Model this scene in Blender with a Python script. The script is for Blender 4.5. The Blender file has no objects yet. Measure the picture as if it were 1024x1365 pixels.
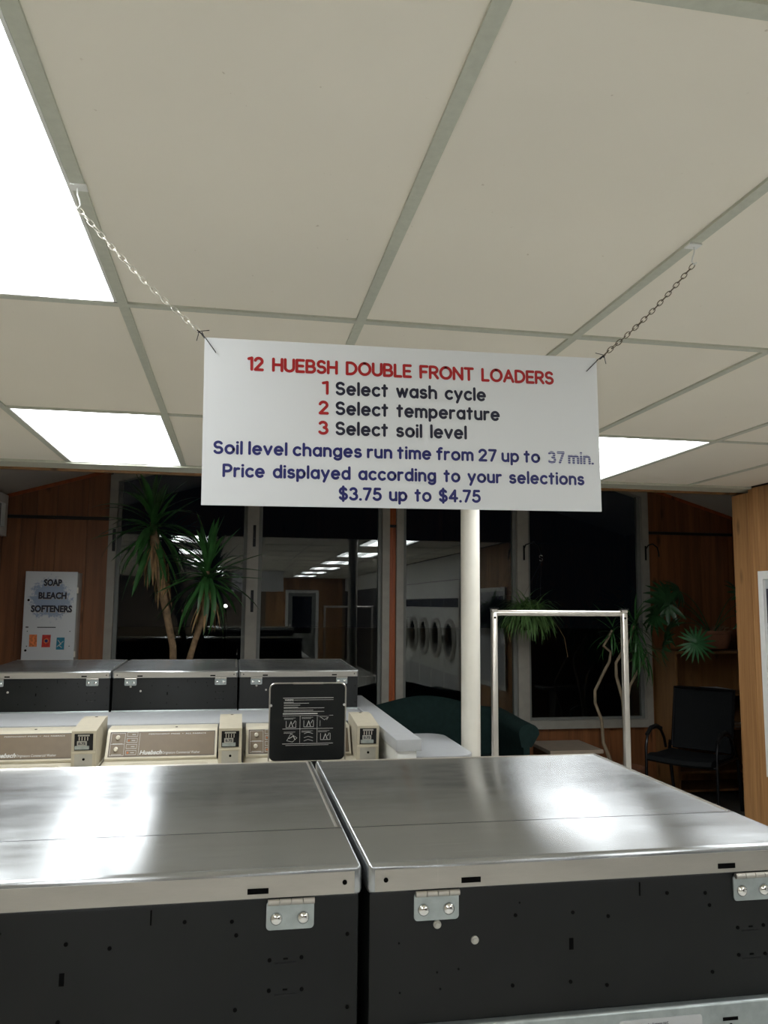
import bpy, bmesh, math, random
from mathutils import Vector, Matrix, Euler, noise
random.seed(7)
PI = math.pi
SC = bpy.context.scene
COL = SC.collection

# ------------------------------------------------------------------ camera
CAM_H = 1.60
F_PX, YAW, PITCH, ROLL = 1071.54, 0.18, 0.1147, 0.0084
fwd = Vector((math.sin(YAW)*math.cos(PITCH), math.cos(YAW)*math.cos(PITCH), math.sin(PITCH)))
rgt = Vector((math.cos(YAW), -math.sin(YAW), 0)); upv = rgt.cross(fwd)
r2 = rgt*math.cos(ROLL) + upv*math.sin(ROLL); u2 = -rgt*math.sin(ROLL) + upv*math.cos(ROLL)
cd = bpy.data.cameras.new('camera'); cam = bpy.data.objects.new('camera', cd); COL.objects.link(cam)
cd.sensor_fit = 'HORIZONTAL'; cd.sensor_width = 36; cd.lens = 36*F_PX/1024
cd.clip_start = 0.02; cd.clip_end = 200
M = Matrix((r2, u2, -fwd)).transposed().to_4x4(); M.translation = Vector((0, 0, CAM_H))
cam.matrix_world = M
SC.camera = cam

# ------------------------------------------------------------------ world (night) and exposure
w = bpy.data.worlds.new('night'); SC.world = w; w.use_nodes = True
w.node_tree.nodes['Background'].inputs[0].default_value = (0.10, 0.13, 0.20, 1)
w.node_tree.nodes['Background'].inputs[1].default_value = 0.008
SC.view_settings.view_transform = 'Standard'; SC.view_settings.look = 'None'
SC.view_settings.gamma = 1; SC.view_settings.exposure = 0.0
SC.view_settings.use_curve_mapping = False
SC.cycles.use_denoising = True
SC.cycles.max_bounces = 8; SC.cycles.diffuse_bounces = 5; SC.cycles.glossy_bounces = 5
SC.cycles.transparent_max_bounces = 12
SC.cycles.sample_clamp_indirect = 6
LAMP = 10.5        # emission strength of the fluorescent lenses

# ------------------------------------------------------------------ materials
def lin(c):
    return tuple(((v/255)/12.92 if v/255 <= .04045 else ((v/255+.055)/1.055)**2.4) for v in c)
class NT:
    def __init__(s, name):
        s.m = bpy.data.materials.new(name); s.m.use_nodes = True; s.t = s.m.node_tree
        s.b = s.t.nodes['Principled BSDF']
    def n(s, typ, **k):
        nd = s.t.nodes.new(typ)
        for a, v in k.items():
            if a.startswith('i_'): nd.inputs[a[2:].replace('_', ' ')].default_value = v
            else: setattr(nd, a, v)
        return nd
    def l(s, a, b): s.t.links.new(a, b)
    def coords(s, scale=(1, 1, 1), obj=True, rnd=False):
        tc = s.n('ShaderNodeTexCoord'); mp = s.n('ShaderNodeMapping'); mp.inputs['Scale'].default_value = scale
        s.l(tc.outputs['Object'], mp.inputs['Vector'])
        if rnd:
            oi = s.n('ShaderNodeObjectInfo'); mul = s.n('ShaderNodeVectorMath', operation='SCALE')
            cx = s.n('ShaderNodeCombineXYZ'); 
            for i in range(3): s.l(oi.outputs['Random'], cx.inputs[i])
            mul.inputs['Scale'].default_value = 37.0
            s.l(cx.outputs[0], mul.inputs[0]); s.l(mul.outputs[0], mp.inputs['Location'])
        return mp.outputs[0]
    def noise(s, vec, scale, detail=3, rough=.5):
        nz = s.n('ShaderNodeTexNoise'); nz.inputs['Scale'].default_value = scale
        nz.inputs['Detail'].default_value = detail; nz.inputs['Roughness'].default_value = rough
        s.l(vec, nz.inputs['Vector']); return nz.outputs[0]
    def ramp(s, fac, stops):
        r = s.n('ShaderNodeValToRGB'); e = r.color_ramp.elements
        while len(e) < len(stops): e.new(.5)
        for el, (p, c) in zip(e, stops): el.position = p; el.color = (*c, 1) if len(c) == 3 else c
        s.l(fac, r.inputs[0]); return r.outputs[0]
    def bump(s, h, strength=.2, dist=.01):
        b = s.n('ShaderNodeBump'); b.inputs['Strength'].default_value = strength; b.inputs['Distance'].default_value = dist
        s.l(h, b.inputs['Height']); s.l(b.outputs[0], s.b.inputs['Normal'])
    def base(s, rgb=None, rough=.5, metal=0, spec=.5):
        if rgb: s.b.inputs['Base Color'].default_value = (*rgb, 1)
        s.b.inputs['Roughness'].default_value = rough; s.b.inputs['Metallic'].default_value = metal
        s.b.inputs['Specular IOR Level'].default_value = spec
def plain(name, rgb, rough=.5, metal=0, spec=.5, var=.06, scale=30, bump=0):
    """a colour with a little procedural variation"""
    k = NT(name); c = lin(rgb); k.base(None, rough, metal, spec)
    v = k.coords((1, 1, 1)); nz = k.noise(v, scale)
    k.l(k.ramp(nz, [(.3, tuple(x*(1-var) for x in c)), (.7, tuple(min(1, x*(1+var)) for x in c))]), k.b.inputs['Base Color'])
    if bump: k.bump(nz, bump, .002)
    return k.m
def wood(name, dark, light, axis=2, rough=.45, stretch=14):
    k = NT(name); k.base(None, rough, 0, .4)
    sc = [stretch, stretch, stretch]; sc[axis] = .9
    v = k.coords(tuple(sc), rnd=True); nz = k.noise(v, 1.6, 6, .62)
    a, b = lin(dark), lin(light)
    col = k.ramp(nz, [(.28, a), (.5, tuple((x+y)/2 for x, y in zip(a, b))), (.72, b)])
    oi = k.n('ShaderNodeObjectInfo'); mr = k.n('ShaderNodeMapRange')
    mr.inputs['To Min'].default_value = .78; mr.inputs['To Max'].default_value = 1.15
    k.l(oi.outputs['Random'], mr.inputs['Value'])
    # a few knots
    vk = k.coords((6, 6, 2.2), rnd=True); vo = k.n('ShaderNodeTexVoronoi'); vo.inputs['Scale'].default_value = .8
    k.l(vk, vo.inputs['Vector'])
    kn = k.ramp(vo.outputs['Distance'], [(.04, (.35, .35, .35)), (.13, (1, 1, 1))])
    m1 = k.n('ShaderNodeMix', data_type='RGBA', blend_type='MULTIPLY'); m1.inputs[0].default_value = 1
    k.l(col, m1.inputs[6]); k.l(kn, m1.inputs[7])
    hs = k.n('ShaderNodeHueSaturation'); k.l(mr.outputs[0], hs.inputs['Value']); k.l(m1.outputs[2], hs.inputs['Color'])
    k.l(hs.outputs[0], k.b.inputs['Base Color']); k.bump(nz, .15, .002)
    return k.m
def steel(name, rgb=(196, 194, 190), rough=.27, aniso=.0, metal=1.0, smear=.05):
    k = NT(name); c = lin(rgb); k.base(c, rough, metal)
    v2 = k.coords((1, 1.3, 1)); n2 = k.noise(v2, 4, 4, .6)            # wipe marks
    v3 = k.coords((1.2, 5, 5)); n3 = k.noise(v3, 6, 6, .7)
    mx = k.n('ShaderNodeMath', operation='ADD'); k.l(n2, mx.inputs[0]); k.l(n3, mx.inputs[1])
    rr = k.n('ShaderNodeMapRange'); rr.inputs['From Min'].default_value = .7; rr.inputs['From Max'].default_value = 1.3
    rr.inputs['To Min'].default_value = rough-smear; rr.inputs['To Max'].default_value = rough+smear
    k.l(mx.outputs[0], rr.inputs['Value']); k.l(rr.outputs[0], k.b.inputs['Roughness'])
    # fine wiping scratches, long across the sheet, a few crossing them
    s1 = k.ramp(k.noise(k.coords((3, 70, 3)), 2.2, 5, .7), [(.60, (0, 0, 0)), (.70, (1, 1, 1))])
    s2 = k.ramp(k.noise(k.coords((60, 5, 3)), 1.7, 4, .7), [(.66, (0, 0, 0)), (.74, (1, 1, 1))])
    sm = k.n('ShaderNodeMix', data_type='RGBA', blend_type='LIGHTEN'); sm.inputs[0].default_value = 1; k.l(s1, sm.inputs[6]); k.l(s2, sm.inputs[7])
    bs = k.ramp(n3, [(.3, tuple(x*.86 for x in c)), (.7, c)])
    mc = k.n('ShaderNodeMix', data_type='RGBA', blend_type='MIX'); fm = k.n('ShaderNodeMath', operation='MULTIPLY'); fm.inputs[1].default_value = .35 if aniso else .1
    k.l(sm.outputs[2], fm.inputs[0]); k.l(fm.outputs[0], mc.inputs[0]); k.l(bs, mc.inputs[6]); mc.inputs[7].default_value = (*[min(1, x*1.35) for x in c], 1)
    k.l(mc.outputs[2], k.b.inputs['Base Color'])
    k.bump(k.noise(k.coords((1.5, 1, 1)), 7, 2), .10, .003)
    if aniso:
        k.b.inputs['Anisotropic'].default_value = aniso
        cx = k.n('ShaderNodeCombineXYZ'); cx.inputs[1].default_value = 1; k.l(cx.outputs[0], k.b.inputs['Tangent'])
    return k.m
def emit(name, rgb, strength):
    k = NT(name); k.base(rgb, .5)
    k.b.inputs['Emission Color'].default_value = (*rgb, 1); k.b.inputs['Emission Strength'].default_value = strength
    return k.m
def glass(name, tint=(.93, .97, .95), refl_ior=1.66):
    k = NT(name); t = k.t; t.nodes.remove(k.b)
    tr = k.n('ShaderNodeBsdfTransparent'); tr.inputs[0].default_value = (*tint, 1)
    gl = k.n('ShaderNodeBsdfGlossy'); gl.inputs['Roughness'].default_value = 0.0
    fr = k.n('ShaderNodeFresnel'); fr.inputs['IOR'].default_value = refl_ior
    mx = k.n('ShaderNodeMixShader'); k.l(fr.outputs[0], mx.inputs[0]); k.l(tr.outputs[0], mx.inputs[1]); k.l(gl.outputs[0], mx.inputs[2])
    k.l(mx.outputs[0], t.nodes['Material Output'].inputs[0]); return k.m

def ceiling_mat():
    k = NT('ceiling_tile'); c = lin((240, 233, 218)); k.base(None, .75, 0, .25)
    v = k.coords((1, 1, 1), rnd=True); n1 = k.noise(v, 1.2, 3); n2 = k.noise(v, 55, 2)
    col = k.ramp(n1, [(.3, tuple(x*.95 for x in c)), (.7, c)])
    sp = k.ramp(n2, [(.765, (1, 1, 1)), (.80, (.72, .68, .62))])      # fly specks and scuffs
    m = k.n('ShaderNodeMix', data_type='RGBA', blend_type='MULTIPLY'); m.inputs[0].default_value = .8
    k.l(col, m.inputs[6]); k.l(sp, m.inputs[7]); k.l(m.outputs[2], k.b.inputs['Base Color'])
    k.bump(n2, .04, .002); return k.m
MT = {}
MT['tile'] = ceiling_mat()
MT['tbar'] = plain('painted_grid', (192, 193, 178), .5, var=.05, scale=60)
def lens():
    """prismatic lens over two tubes: brighter below the tubes"""
    k = NT('fluorescent_lens'); k.base((.9, .9, .9), .5)
    tc = k.n('ShaderNodeTexCoord'); sp = k.n('ShaderNodeSeparateXYZ'); k.l(tc.outputs['Generated'], sp.inputs[0])
    f = k.ramp(sp.outputs[0], [(0, (.45, .45, .45)), (.16, (.5, .5, .5)), (.24, (1.6, 1.6, 1.6)), (.40, (1.6, 1.6, 1.6)), (.48, (.5, .5, .5)), (.68, (.5, .5, .5)), (.74, (1.6, 1.6, 1.6)), (.88, (1.6, 1.6, 1.6)), (.94, (.5, .5, .5))])
    m = k.n('ShaderNodeVectorMath', operation='MULTIPLY'); m.inputs[1].default_value = (.95, .985, 1.0)
    k.l(f, m.inputs[0]); k.l(m.outputs[0], k.b.inputs['Emission Color']); k.b.inputs['Emission Strength'].default_value = LAMP
    return k.m
MT['lens'] = lens()
MT['steel'] = steel('stainless_steel', (176, 179, 181), .235, .93, .92, .035)
MT['lipsteel'] = steel('stainless_lip', (184, 180, 172), .40, 0, .9)
MT['chrome'] = plain('chrome', (205, 200, 192), .28, .85, var=.03)
MT['bolt'] = plain('bolt_chrome', (222, 222, 220), .12, 1, var=.02)
MT['galv'] = plain('galvanised', (168, 176, 176), .42, .85, var=.14, scale=45)
MT['black'] = plain('black_enamel', (15, 17, 17), .45, 0, .3, var=.22, scale=9)
MT['hole'] = plain('dark_void', (4, 4, 4), .9, 0, .1)
MT['beige'] = plain('beige_enamel', (204, 197, 178), .4, var=.03)
MT['beige2'] = plain('beige_plastic', (190, 182, 162), .5, var=.04)
MT['fascia'] = plain('brown_fascia', (116, 102, 84), .5, var=.04)
MT['white'] = plain('white_enamel', (226, 226, 222), .4, var=.03)
MT['laminate'] = plain('white_laminate', (174, 176, 178), .35, var=.03)
MT['signwhite'] = plain('sign_plastic', (214, 216, 218), .45, var=.012, scale=4)
MT['pole'] = plain('pole_paint', (226, 222, 210), .35, var=.03, scale=8)
MT['red'] = plain('red_vinyl', (160, 8, 14), .4, var=.05)
MT['navy'] = plain('navy_vinyl', (12, 18, 96), .4, var=.05)
MT['darknavy'] = plain('dark_navy_vinyl', (6, 8, 40), .4, var=.05)
MT['ink'] = plain('dark_ink', (28, 28, 48), .5, var=.05)
MT['printwhite'] = plain('white_print', (200, 200, 196), .5, var=.05)
MT['wood_sun'] = wood('sunroom_panelling', (112, 70, 42), (152, 98, 60))
MT['wood_oak'] = wood('oak_panelling', (142, 100, 62), (186, 140, 92), stretch=22)
MT['wood_post'] = wood('orange_post', (150, 74, 34), (186, 100, 52))
MT['wood_shelf'] = wood('shelf_wood', (110, 78, 46), (140, 102, 62))
MT['darktrim'] = plain('dark_trim', (34, 26, 22), .6)
MT['frame'] = plain('window_frame_paint', (160, 156, 146), .5, var=.07, scale=14)
MT['frame2'] = plain('window_frame_edge', (120, 122, 118), .5, var=.05)
MT['glass'] = glass('window_glass')
MT['doorglass'] = plain('dark_door_glass', (10, 12, 13), .05, 0, .8)
MT['sunceil'] = plain('sunroom_ceiling', (196, 190, 182), .7, var=.03, scale=5)
MT['plaster'] = plain('plaster', (224, 218, 206), .7, var=.04, scale=6)
MT['vinyl'] = plain('floor_vinyl', (204, 203, 198), .3, var=.05, scale=12)
MT['darkfloor'] = plain('dark_floor', (92, 92, 88), .35, var=.2, scale=12)
MT['sofa'] = plain('green_upholstery', (22, 40, 38), .85, 0, .2, var=.18, scale=26, bump=.2)
MT['chairfab'] = plain('black_mesh_fabric', (17, 20, 22), .8, 0, .25, var=.2, scale=60)
MT['chairmetal'] = plain('dark_metal', (40, 40, 42), .3, .8)
MT['leaf'] = plain('yucca_leaf', (52, 98, 48), .38, 0, .5, var=.35, scale=7)
MT['leafdark'] = plain('dark_leaf', (40, 78, 42), .4, 0, .5, var=.3, scale=9)
MT['leafpale'] = plain('grassy_leaf', (96, 132, 74), .5, 0, .4, var=.4, scale=12)
MT['leafpalm'] = plain('palm_leaf', (58, 112, 66), .42, 0, .5, var=.25, scale=9)
MT['leafdead'] = plain('dead_leaf', (150, 120, 82), .8, var=.3, scale=20)
MT['bark'] = plain('bark', (136, 112, 84), .85, var=.35, scale=28, bump=.5)
MT['cane'] = plain('pale_cane', (150, 134, 110), .7, var=.2, scale=22, bump=.3)
MT['terra'] = plain('terracotta', (134, 88, 62), .75, var=.15, scale=14)
MT['soil'] = plain('soil', (42, 32, 24), .95, var=.4, scale=60)
MT['chain'] = plain('zinc_chain', (196, 192, 180), .4, .5, var=.08)
MT['chaindark'] = plain('tarnished_chain', (104, 94, 78), .5, .6, var=.1)
MT['tabletop'] = plain('grey_brown_laminate', (148, 134, 118), .4, var=.08, scale=16)
MT['paper'] = plain('paper', (190, 176, 150), .7, var=.1)
MT['rubber'] = plain('rubber', (22, 22, 22), .7)
MT['sred'] = plain('packet_red', (196, 44, 34), .5, var=.25, scale=45)
MT['sorange'] = plain('packet_orange', (214, 120, 66), .5, var=.4, scale=60)
MT['steal'] = plain('packet_teal', (28, 124, 150), .5, var=.2, scale=45)
MT['orange'] = plain('orange_label', (214, 96, 40), .5, var=.05)
MT['knob'] = plain('ivory_knob', (236, 230, 214), .4, var=.02)
MT['graypanel'] = plain('grey_plate', (176, 174, 166), .35, .4, var=.05)
MT['asphalt'] = plain('asphalt', (40, 40, 42), .9, var=.2)

def faded():
    k = NT('faded_vinyl'); k.base(None, .45)
    tc = k.n('ShaderNodeTexCoord'); sp = k.n('ShaderNodeSeparateXYZ'); k.l(tc.outputs['Object'], sp.inputs[0])
    m = k.n('ShaderNodeMath', operation='MULTIPLY'); m.inputs[1].default_value = 1/.0042; k.l(sp.outputs[2], m.inputs[0])
    f = k.n('ShaderNodeMath', operation='FRACT'); k.l(m.outputs[0], f.inputs[0])
    k.l(k.ramp(f.outputs[0], [(.28, lin((178, 180, 196))), (.48, lin((52, 56, 110)))]), k.b.inputs['Base Color']); return k.m
MT['faded'] = faded()
def splash():
    """bluish speckle printed round the middle of the vending box panel"""
    k = NT('vendor_panel'); k.base(None, .4)
    tc = k.n('ShaderNodeTexCoord'); mp = k.n('ShaderNodeMapping'); mp.inputs['Location'].default_value = (0, 0, -.47)
    mp.inputs['Scale'].default_value = (1, 0, .95)
    k.l(tc.outputs['Object'], mp.inputs['Vector'])
    ln = k.n('ShaderNodeVectorMath', operation='LENGTH'); k.l(mp.outputs[0], ln.inputs[0])
    v = k.coords((1, 1, 1)); nz = k.noise(v, 38, 5, .75)
    ad = k.n('ShaderNodeMath', operation='MULTIPLY_ADD'); k.l(nz, ad.inputs[0]); ad.inputs[1].default_value = -.25; k.l(ln.outputs['Value'], ad.inputs[2])
    k.l(k.ramp(ad.outputs[0], [(-.0, lin((150, 166, 190))), (.028, lin((214, 218, 220)))]), k.b.inputs['Base Color']); return k.m
MT['splash'] = splash()

# ------------------------------------------------------------------ mesh helpers
def bm_new(): return bmesh.new()
def box(bm, x0, x1, y0, y1, z0, z1, bev=0, seg=2):
    r = bmesh.ops.create_cube(bm, size=1)
    for v in r['verts']:
        v.co = Vector((x0 if v.co.x < 0 else x1, y0 if v.co.y < 0 else y1, z0 if v.co.z < 0 else z1))
    if bev:
        es = {e for v in r['verts'] for e in v.link_edges}
        bmesh.ops.bevel(bm, geom=list(es), offset=bev, segments=seg, affect='EDGES', profile=.5)
    return bm
def B(*a, **k): return box(bm_new(), *a, **k)
def tube(bm, pts, r, n=8, caps=True, closed=False):
    pts = [Vector(p) for p in pts]; N = len(pts); rings = []
    rad = r if hasattr(r, '__len__') else [r]*N
    prev = None
    for i, p in enumerate(pts):
        if closed: t = (pts[(i+1) % N]-pts[i-1])
        else: t = pts[min(i+1, N-1)]-pts[max(i-1, 0)]
        t.normalize()
        if prev is None: a = t.orthogonal().normalized()
        else: a = (prev - t*prev.dot(t)).normalized()
        prev = a; b = t.cross(a)
        rings.append([bm.verts.new(p + (a*math.cos(2*PI*k/n)+b*math.sin(2*PI*k/n))*rad[i]) for k in range(n)])
    for i in range(N if closed else N-1):
        A, C = rings[i], rings[(i+1) % N]
        for k in range(n): bm.faces.new((A[k], A[(k+1) % n], C[(k+1) % n], C[k]))
    if caps and not closed:
        bm.faces.new(rings[0][::-1]); bm.faces.new(rings[-1])
    return bm
def T(*a, **k): return tube(bm_new(), *a, **k)
def lathe(bm, prof, c=(0, 0, 0), n=24, axis='Z'):
    c = Vector(c); rings = []
    for r, z in prof:
        ring = []
        for k in range(n):
            a = 2*PI*k/n; x, y = r*math.cos(a), r*math.sin(a)
            o = Vector((x, y, z)) if axis == 'Z' else Vector((x, z, y)) if axis == 'Y' else Vector((z, x, y))
            ring.append(bm.verts.new(c+o))
        rings.append(ring)
    for A, C in zip(rings, rings[1:]):
        for k in range(n): bm.faces.new((A[k], A[(k+1) % n], C[(k+1) % n], C[k]))
    for ring in (rings[0], rings[-1]):
        try: bm.faces.new(ring)
        except ValueError: pass
    bmesh.ops.recalc_face_normals(bm, faces=bm.faces)
    return bm
def prism(bm, poly, y0, y1, plane='XZ'):
    """extrude a polygon given in XZ (along Y), YZ (along X) or XY (along Z)"""
    def P(a, b, d): return Vector((a, d, b)) if plane == 'XZ' else Vector((d, a, b)) if plane == 'YZ' else Vector((a, b, d))
    A = [bm.verts.new(P(a, b, y0)) for a, b in poly]; C = [bm.verts.new(P(a, b, y1)) for a, b in poly]
    bm.faces.new(A); bm.faces.new(C[::-1]); n = len(poly)
    for i in range(n): bm.faces.new((A[i], C[i], C[(i+1) % n], A[(i+1) % n]))
    bmesh.ops.recalc_face_normals(bm, faces=bm.faces)
    return bm
def rrect(x0, x1, z0, z1, r, n=6):
    out = []
    for cx, cz, a0 in ((x1-r, z1-r, 0), (x0+r, z1-r, 90), (x0+r, z0+r, 180), (x1-r, z0+r, 270)):
        for k in range(n+1):
            a = math.radians(a0+90*k/n); out.append((cx+r*math.cos(a), cz+r*math.sin(a)))
    return out
def disc(bm, x, y, z, r, n=10, t=.0006):
    lathe(bm, [(r, -t), (r, t)], (x, y, z), n, 'Y')
ROOT = {}
def obj(name, bm, mat, parent=None, smooth=False, loc=None, **props):
    """link a mesh built in world coordinates as one object; a child is stored relative to its thing's base"""
    o0 = Vector((0, 0, 0))
    if parent is not None: o0 = ROOT[parent.name]
    elif loc is not None: o0 = Vector(loc)
    for v in bm.verts: v.co -= o0
    me = bpy.data.meshes.new(name); bm.normal_update(); bm.to_mesh(me); bm.free()
    me.materials.append(MT[mat] if isinstance(mat, str) else mat)
    if smooth:
        me.polygons.foreach_set('use_smooth', [True]*len(me.polygons))
        try: me.set_sharp_from_angle(angle=math.radians(38))
        except Exception: pass
    o = bpy.data.objects.new(name, me); COL.objects.link(o)
    if parent is not None: o.parent = parent
    elif loc is not None: o.location = o0
    ROOT[o.name] = o0
    for a, v in props.items(): o[a] = v
    return o
def thing(name, label, cat, loc=(0, 0, 0), group=None):
    o = bpy.data.objects.new(name, None); COL.objects.link(o); o.location = loc; o.empty_display_size = .1
    o['label'] = label; o['category'] = cat
    if group: o['group'] = group
    ROOT[o.name] = Vector(loc); return o
def tag(o, label, cat, group=None):
    o['label'] = label; o['category'] = cat
    if group: o['group'] = group
    return o
def struct(name, bm, mat, loc=None, smooth=False):
    o = obj(name, bm, mat, None, smooth, loc); o['kind'] = 'structure'; return o
def structe(name, loc=(0, 0, 0)):
    o = bpy.data.objects.new(name, None); COL.objects.link(o); o.location = loc; o['kind'] = 'structure'
    ROOT[o.name] = Vector(loc); return o
def piece(name, me, loc, parent, rot=None, scale=None):
    """a child that shares its mesh; loc in world coordinates"""
    o = bpy.data.objects.new(name, me); COL.objects.link(o); o.parent = parent
    o.location = Vector(loc)-ROOT[parent.name]
    if rot: o.rotation_euler = rot
    if scale: o.scale = scale
    ROOT[o.name] = ROOT[parent.name]; return o
def mesh_of(name, bm, mat, smooth=False):
    me = bpy.data.meshes.new(name); bm.normal_update(); bm.to_mesh(me); bm.free(); me.materials.append(MT[mat])
    if smooth:
        me.polygons.foreach_set('use_smooth', [True]*len(me.polygons))
        try: me.set_sharp_from_angle(angle=math.radians(38))
        except Exception: pass
    return me
def copy_tree(o, parent=None):
    c = o.copy(); COL.objects.link(c)
    if parent is not None: c.parent = parent
    for ch in list(o.children): copy_tree(ch, c)
    return c
_cb = None
def text(name, s, x, y, z, h, mat, parent, width=None, bold=0.0, shear=0.0, align='LEFT', tilt=0.0, yz=False):
    """built-in font lettering facing -Y, baseline at z; h = cap height; flat print 0.6 mm proud"""
    cu = bpy.data.curves.new(name, 'FONT'); cu.body = s; cu.size = h/.70; cu.offset = bold; cu.shear = shear
    cu.align_x = align; cu.extrude = .0003; cu.resolution_u = 3
    t = bpy.data.objects.new(name, cu); COL.objects.link(t)
    dg = bpy.context.evaluated_depsgraph_get(); me = bpy.data.meshes.new_from_object(t.evaluated_get(dg))
    bpy.data.objects.remove(t); bpy.data.curves.remove(cu)
    bm = bm_new(); bm.from_mesh(me); bpy.data.meshes.remove(me)
    xs = [v.co.x for v in bm.verts] or [0, 1]; w0 = max(xs)-min(xs); sx = (width/w0) if width else 1
    for v in bm.verts:
        px, pz, py = v.co.x*sx, v.co.y, v.co.z
        v.co = Vector((x+px, y-py - math.tan(tilt)*-pz, z+pz))
    return obj(name, bm, mat, parent)

# ------------------------------------------------------------------ stroke lettering (round-ended, even-weight letters)
def arc(cx, cy, rx, ry, a0, a1, n=10):
    return [(cx+rx*math.cos(math.radians(a0+(a1-a0)*k/n)), cy+ry*math.sin(math.radians(a0+(a1-a0)*k/n))) for k in range(n+1)]
XH = .70
def bowl(cx=.27, r=.27): return arc(cx, XH/2, r, XH/2, 0, 360, 20)
G = {
 'A': (.70, [[(0, 0), (.35, 1), (.70, 0)], [(.13, .33), (.57, .33)]]),
 'B': (.58, [[(0, .5), (.30, .5)]+arc(.30, .75, .22, .25, -90, 90)[1:]+[(0, 1), (0, 0), (.32, 0)]+arc(.32, .25, .26, .25, -90, 90)[1:]]),
 'D': (.68, [[(0, 0), (0, 1), (.22, 1)]+arc(.22, .5, .46, .5, 90, -90, 14)[1:]+[(0, 0)]]),
 'E': (.50, [[(.50, 1), (0, 1), (0, 0), (.50, 0)], [(0, .5), (.44, .5)]]),
 'F': (.50, [[(.50, 1), (0, 1), (0, 0)], [(0, .5), (.42, .5)]]),
 'H': (.62, [[(0, 0), (0, 1)], [(.62, 0), (.62, 1)], [(0, .5), (.62, .5)]]),
 'L': (.46, [[(0, 1), (0, 0), (.46, 0)]]),
 'N': (.64, [[(0, 0), (0, 1), (.64, 0), (.64, 1)]]),
 'O': (.82, [arc(.41, .5, .41, .5, 90, 450, 26)]),
 'P': (.54, [[(0, 0), (0, 1), (.27, 1)]+arc(.27, .72, .27, .28, 90, -90)[1:]+[(0, .44)]]),
 'R': (.58, [[(0, 0), (0, 1), (.28, 1)]+arc(.28, .73, .27, .27, 90, -90)[1:]+[(0, .46)], [(.28, .46), (.58, 0)]]),
 'S': (.54, [arc(.27, .745, .25, .255, 30, 250, 12)+arc(.27, .26, .27, .26, 75, -155, 14)]),
 'T': (.60, [[(0, 1), (.60, 1)], [(.30, 1), (.30, 0)]]),
 'U': (.62, [[(0, 1), (0, .31)]+arc(.31, .31, .31, .31, 180, 360, 12)[1:]+[(.62, 1)]]),
 '1': (.22, [[(0, .92), (.22, 1), (.22, 0)]]),
 '2': (.54, [arc(.26, .73, .25, .27, 165, -25, 12)+[(.02, 0), (.54, 0)]]),
 '3': (.52, [arc(.24, .755, .23, .245, 150, -70, 12)+arc(.25, .265, .27, .265, 78, -150, 14)]),
 '4': (.58, [[(.42, 0), (.42, 1), (0, .28), (.58, .28)]]),
 '5': (.52, [[(.47, 1), (.10, 1), (.05, .55)]+arc(.24, .31, .28, .31, 125, -150, 16)]),
 '7': (.50, [[(0, 1), (.50, 1), (.16, 0)]]),
 '$': (.54, [arc(.27, .745, .25, .255, 30, 250, 12)+arc(.27, .26, .27, .26, 75, -155, 14), [(.27, 1.14), (.27, -.14)]]),
 '.': (.02, [[(0, 0), (.02, 0)]]),
 'a': (.52, [arc(.26, XH/2, .26, XH/2, 10, 350, 20), [(.52, XH), (.52, 0)]]),
 'c': (.46, [arc(.27, XH/2, .27, XH/2, 48, 312, 16)]),
 'd': (.52, [bowl(.26, .26), [(.52, 1.04), (.52, 0)]]),
 'e': (.54, [[(.02, .36), (.54, .36)]+arc(.27, XH/2, .27, XH/2, 2, 312, 18)[0:]]),
 'f': (.34, [[(.34, 1.03), (.26, 1.04), (.17, .98), (.14, .85), (.14, 0)], [(0, XH), (.32, XH)]]),
 'g': (.52, [bowl(.26, .26), [(.52, XH), (.52, -.06)]+arc(.27, -.06, .25, .24, 0, -150, 10)[1:]]),
 'h': (.48, [[(0, 1.04), (0, 0)], arc(.24, .44, .24, .26, 180, 0, 10)+[(.48, 0)]]),
 'i': (.02, [[(.01, XH), (.01, 0)], [(.0, 1.0), (.02, 1.0)]]),
 'l': (.02, [[(.01, 1.04), (.01, 0)]]),
 'm': (.78, [[(0, XH), (0, 0)], arc(.195, .47, .195, .23, 180, 0, 8)+[(.39, 0)], arc(.585, .47, .195, .23, 180, 0, 8)+[(.78, 0)]]),
 'n': (.46, [[(0, XH), (0, 0)], arc(.23, .45, .23, .25, 180, 0, 10)+[(.46, 0)]]),
 'o': (.56, [arc(.28, XH/2, .28, XH/2, 0, 360, 20)]),
 'p': (.52, [arc(.26, XH/2, .26, XH/2, 0, 360, 20), [(0, XH), (0, -.30)]]),
 'r': (.30, [[(0, XH), (0, 0)], arc(.24, .42, .24, .27, 180, 75, 6)]),
 's': (.42, [arc(.21, .525, .19, .175, 35, 250, 9)+arc(.21, .18, .21, .18, 75, -150, 10)]),
 't': (.34, [[(.15, .95), (.15, 0)], [(0, XH), (.32, XH)]]),
 'u': (.46, [[(0, XH), (0, .24)]+arc(.23, .24, .23, .24, 180, 360, 10)[1:], [(.46, XH), (.46, 0)]]),
 'v': (.50, [[(0, XH), (.25, 0), (.50, XH)]]),
 'w': (.74, [[(0, XH), (.185, 0), (.37, XH), (.555, 0), (.74, XH)]]),
 'y': (.50, [[(0, XH), (.26, .02)], [(.50, XH), (.14, -.30)]]),
}
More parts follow.
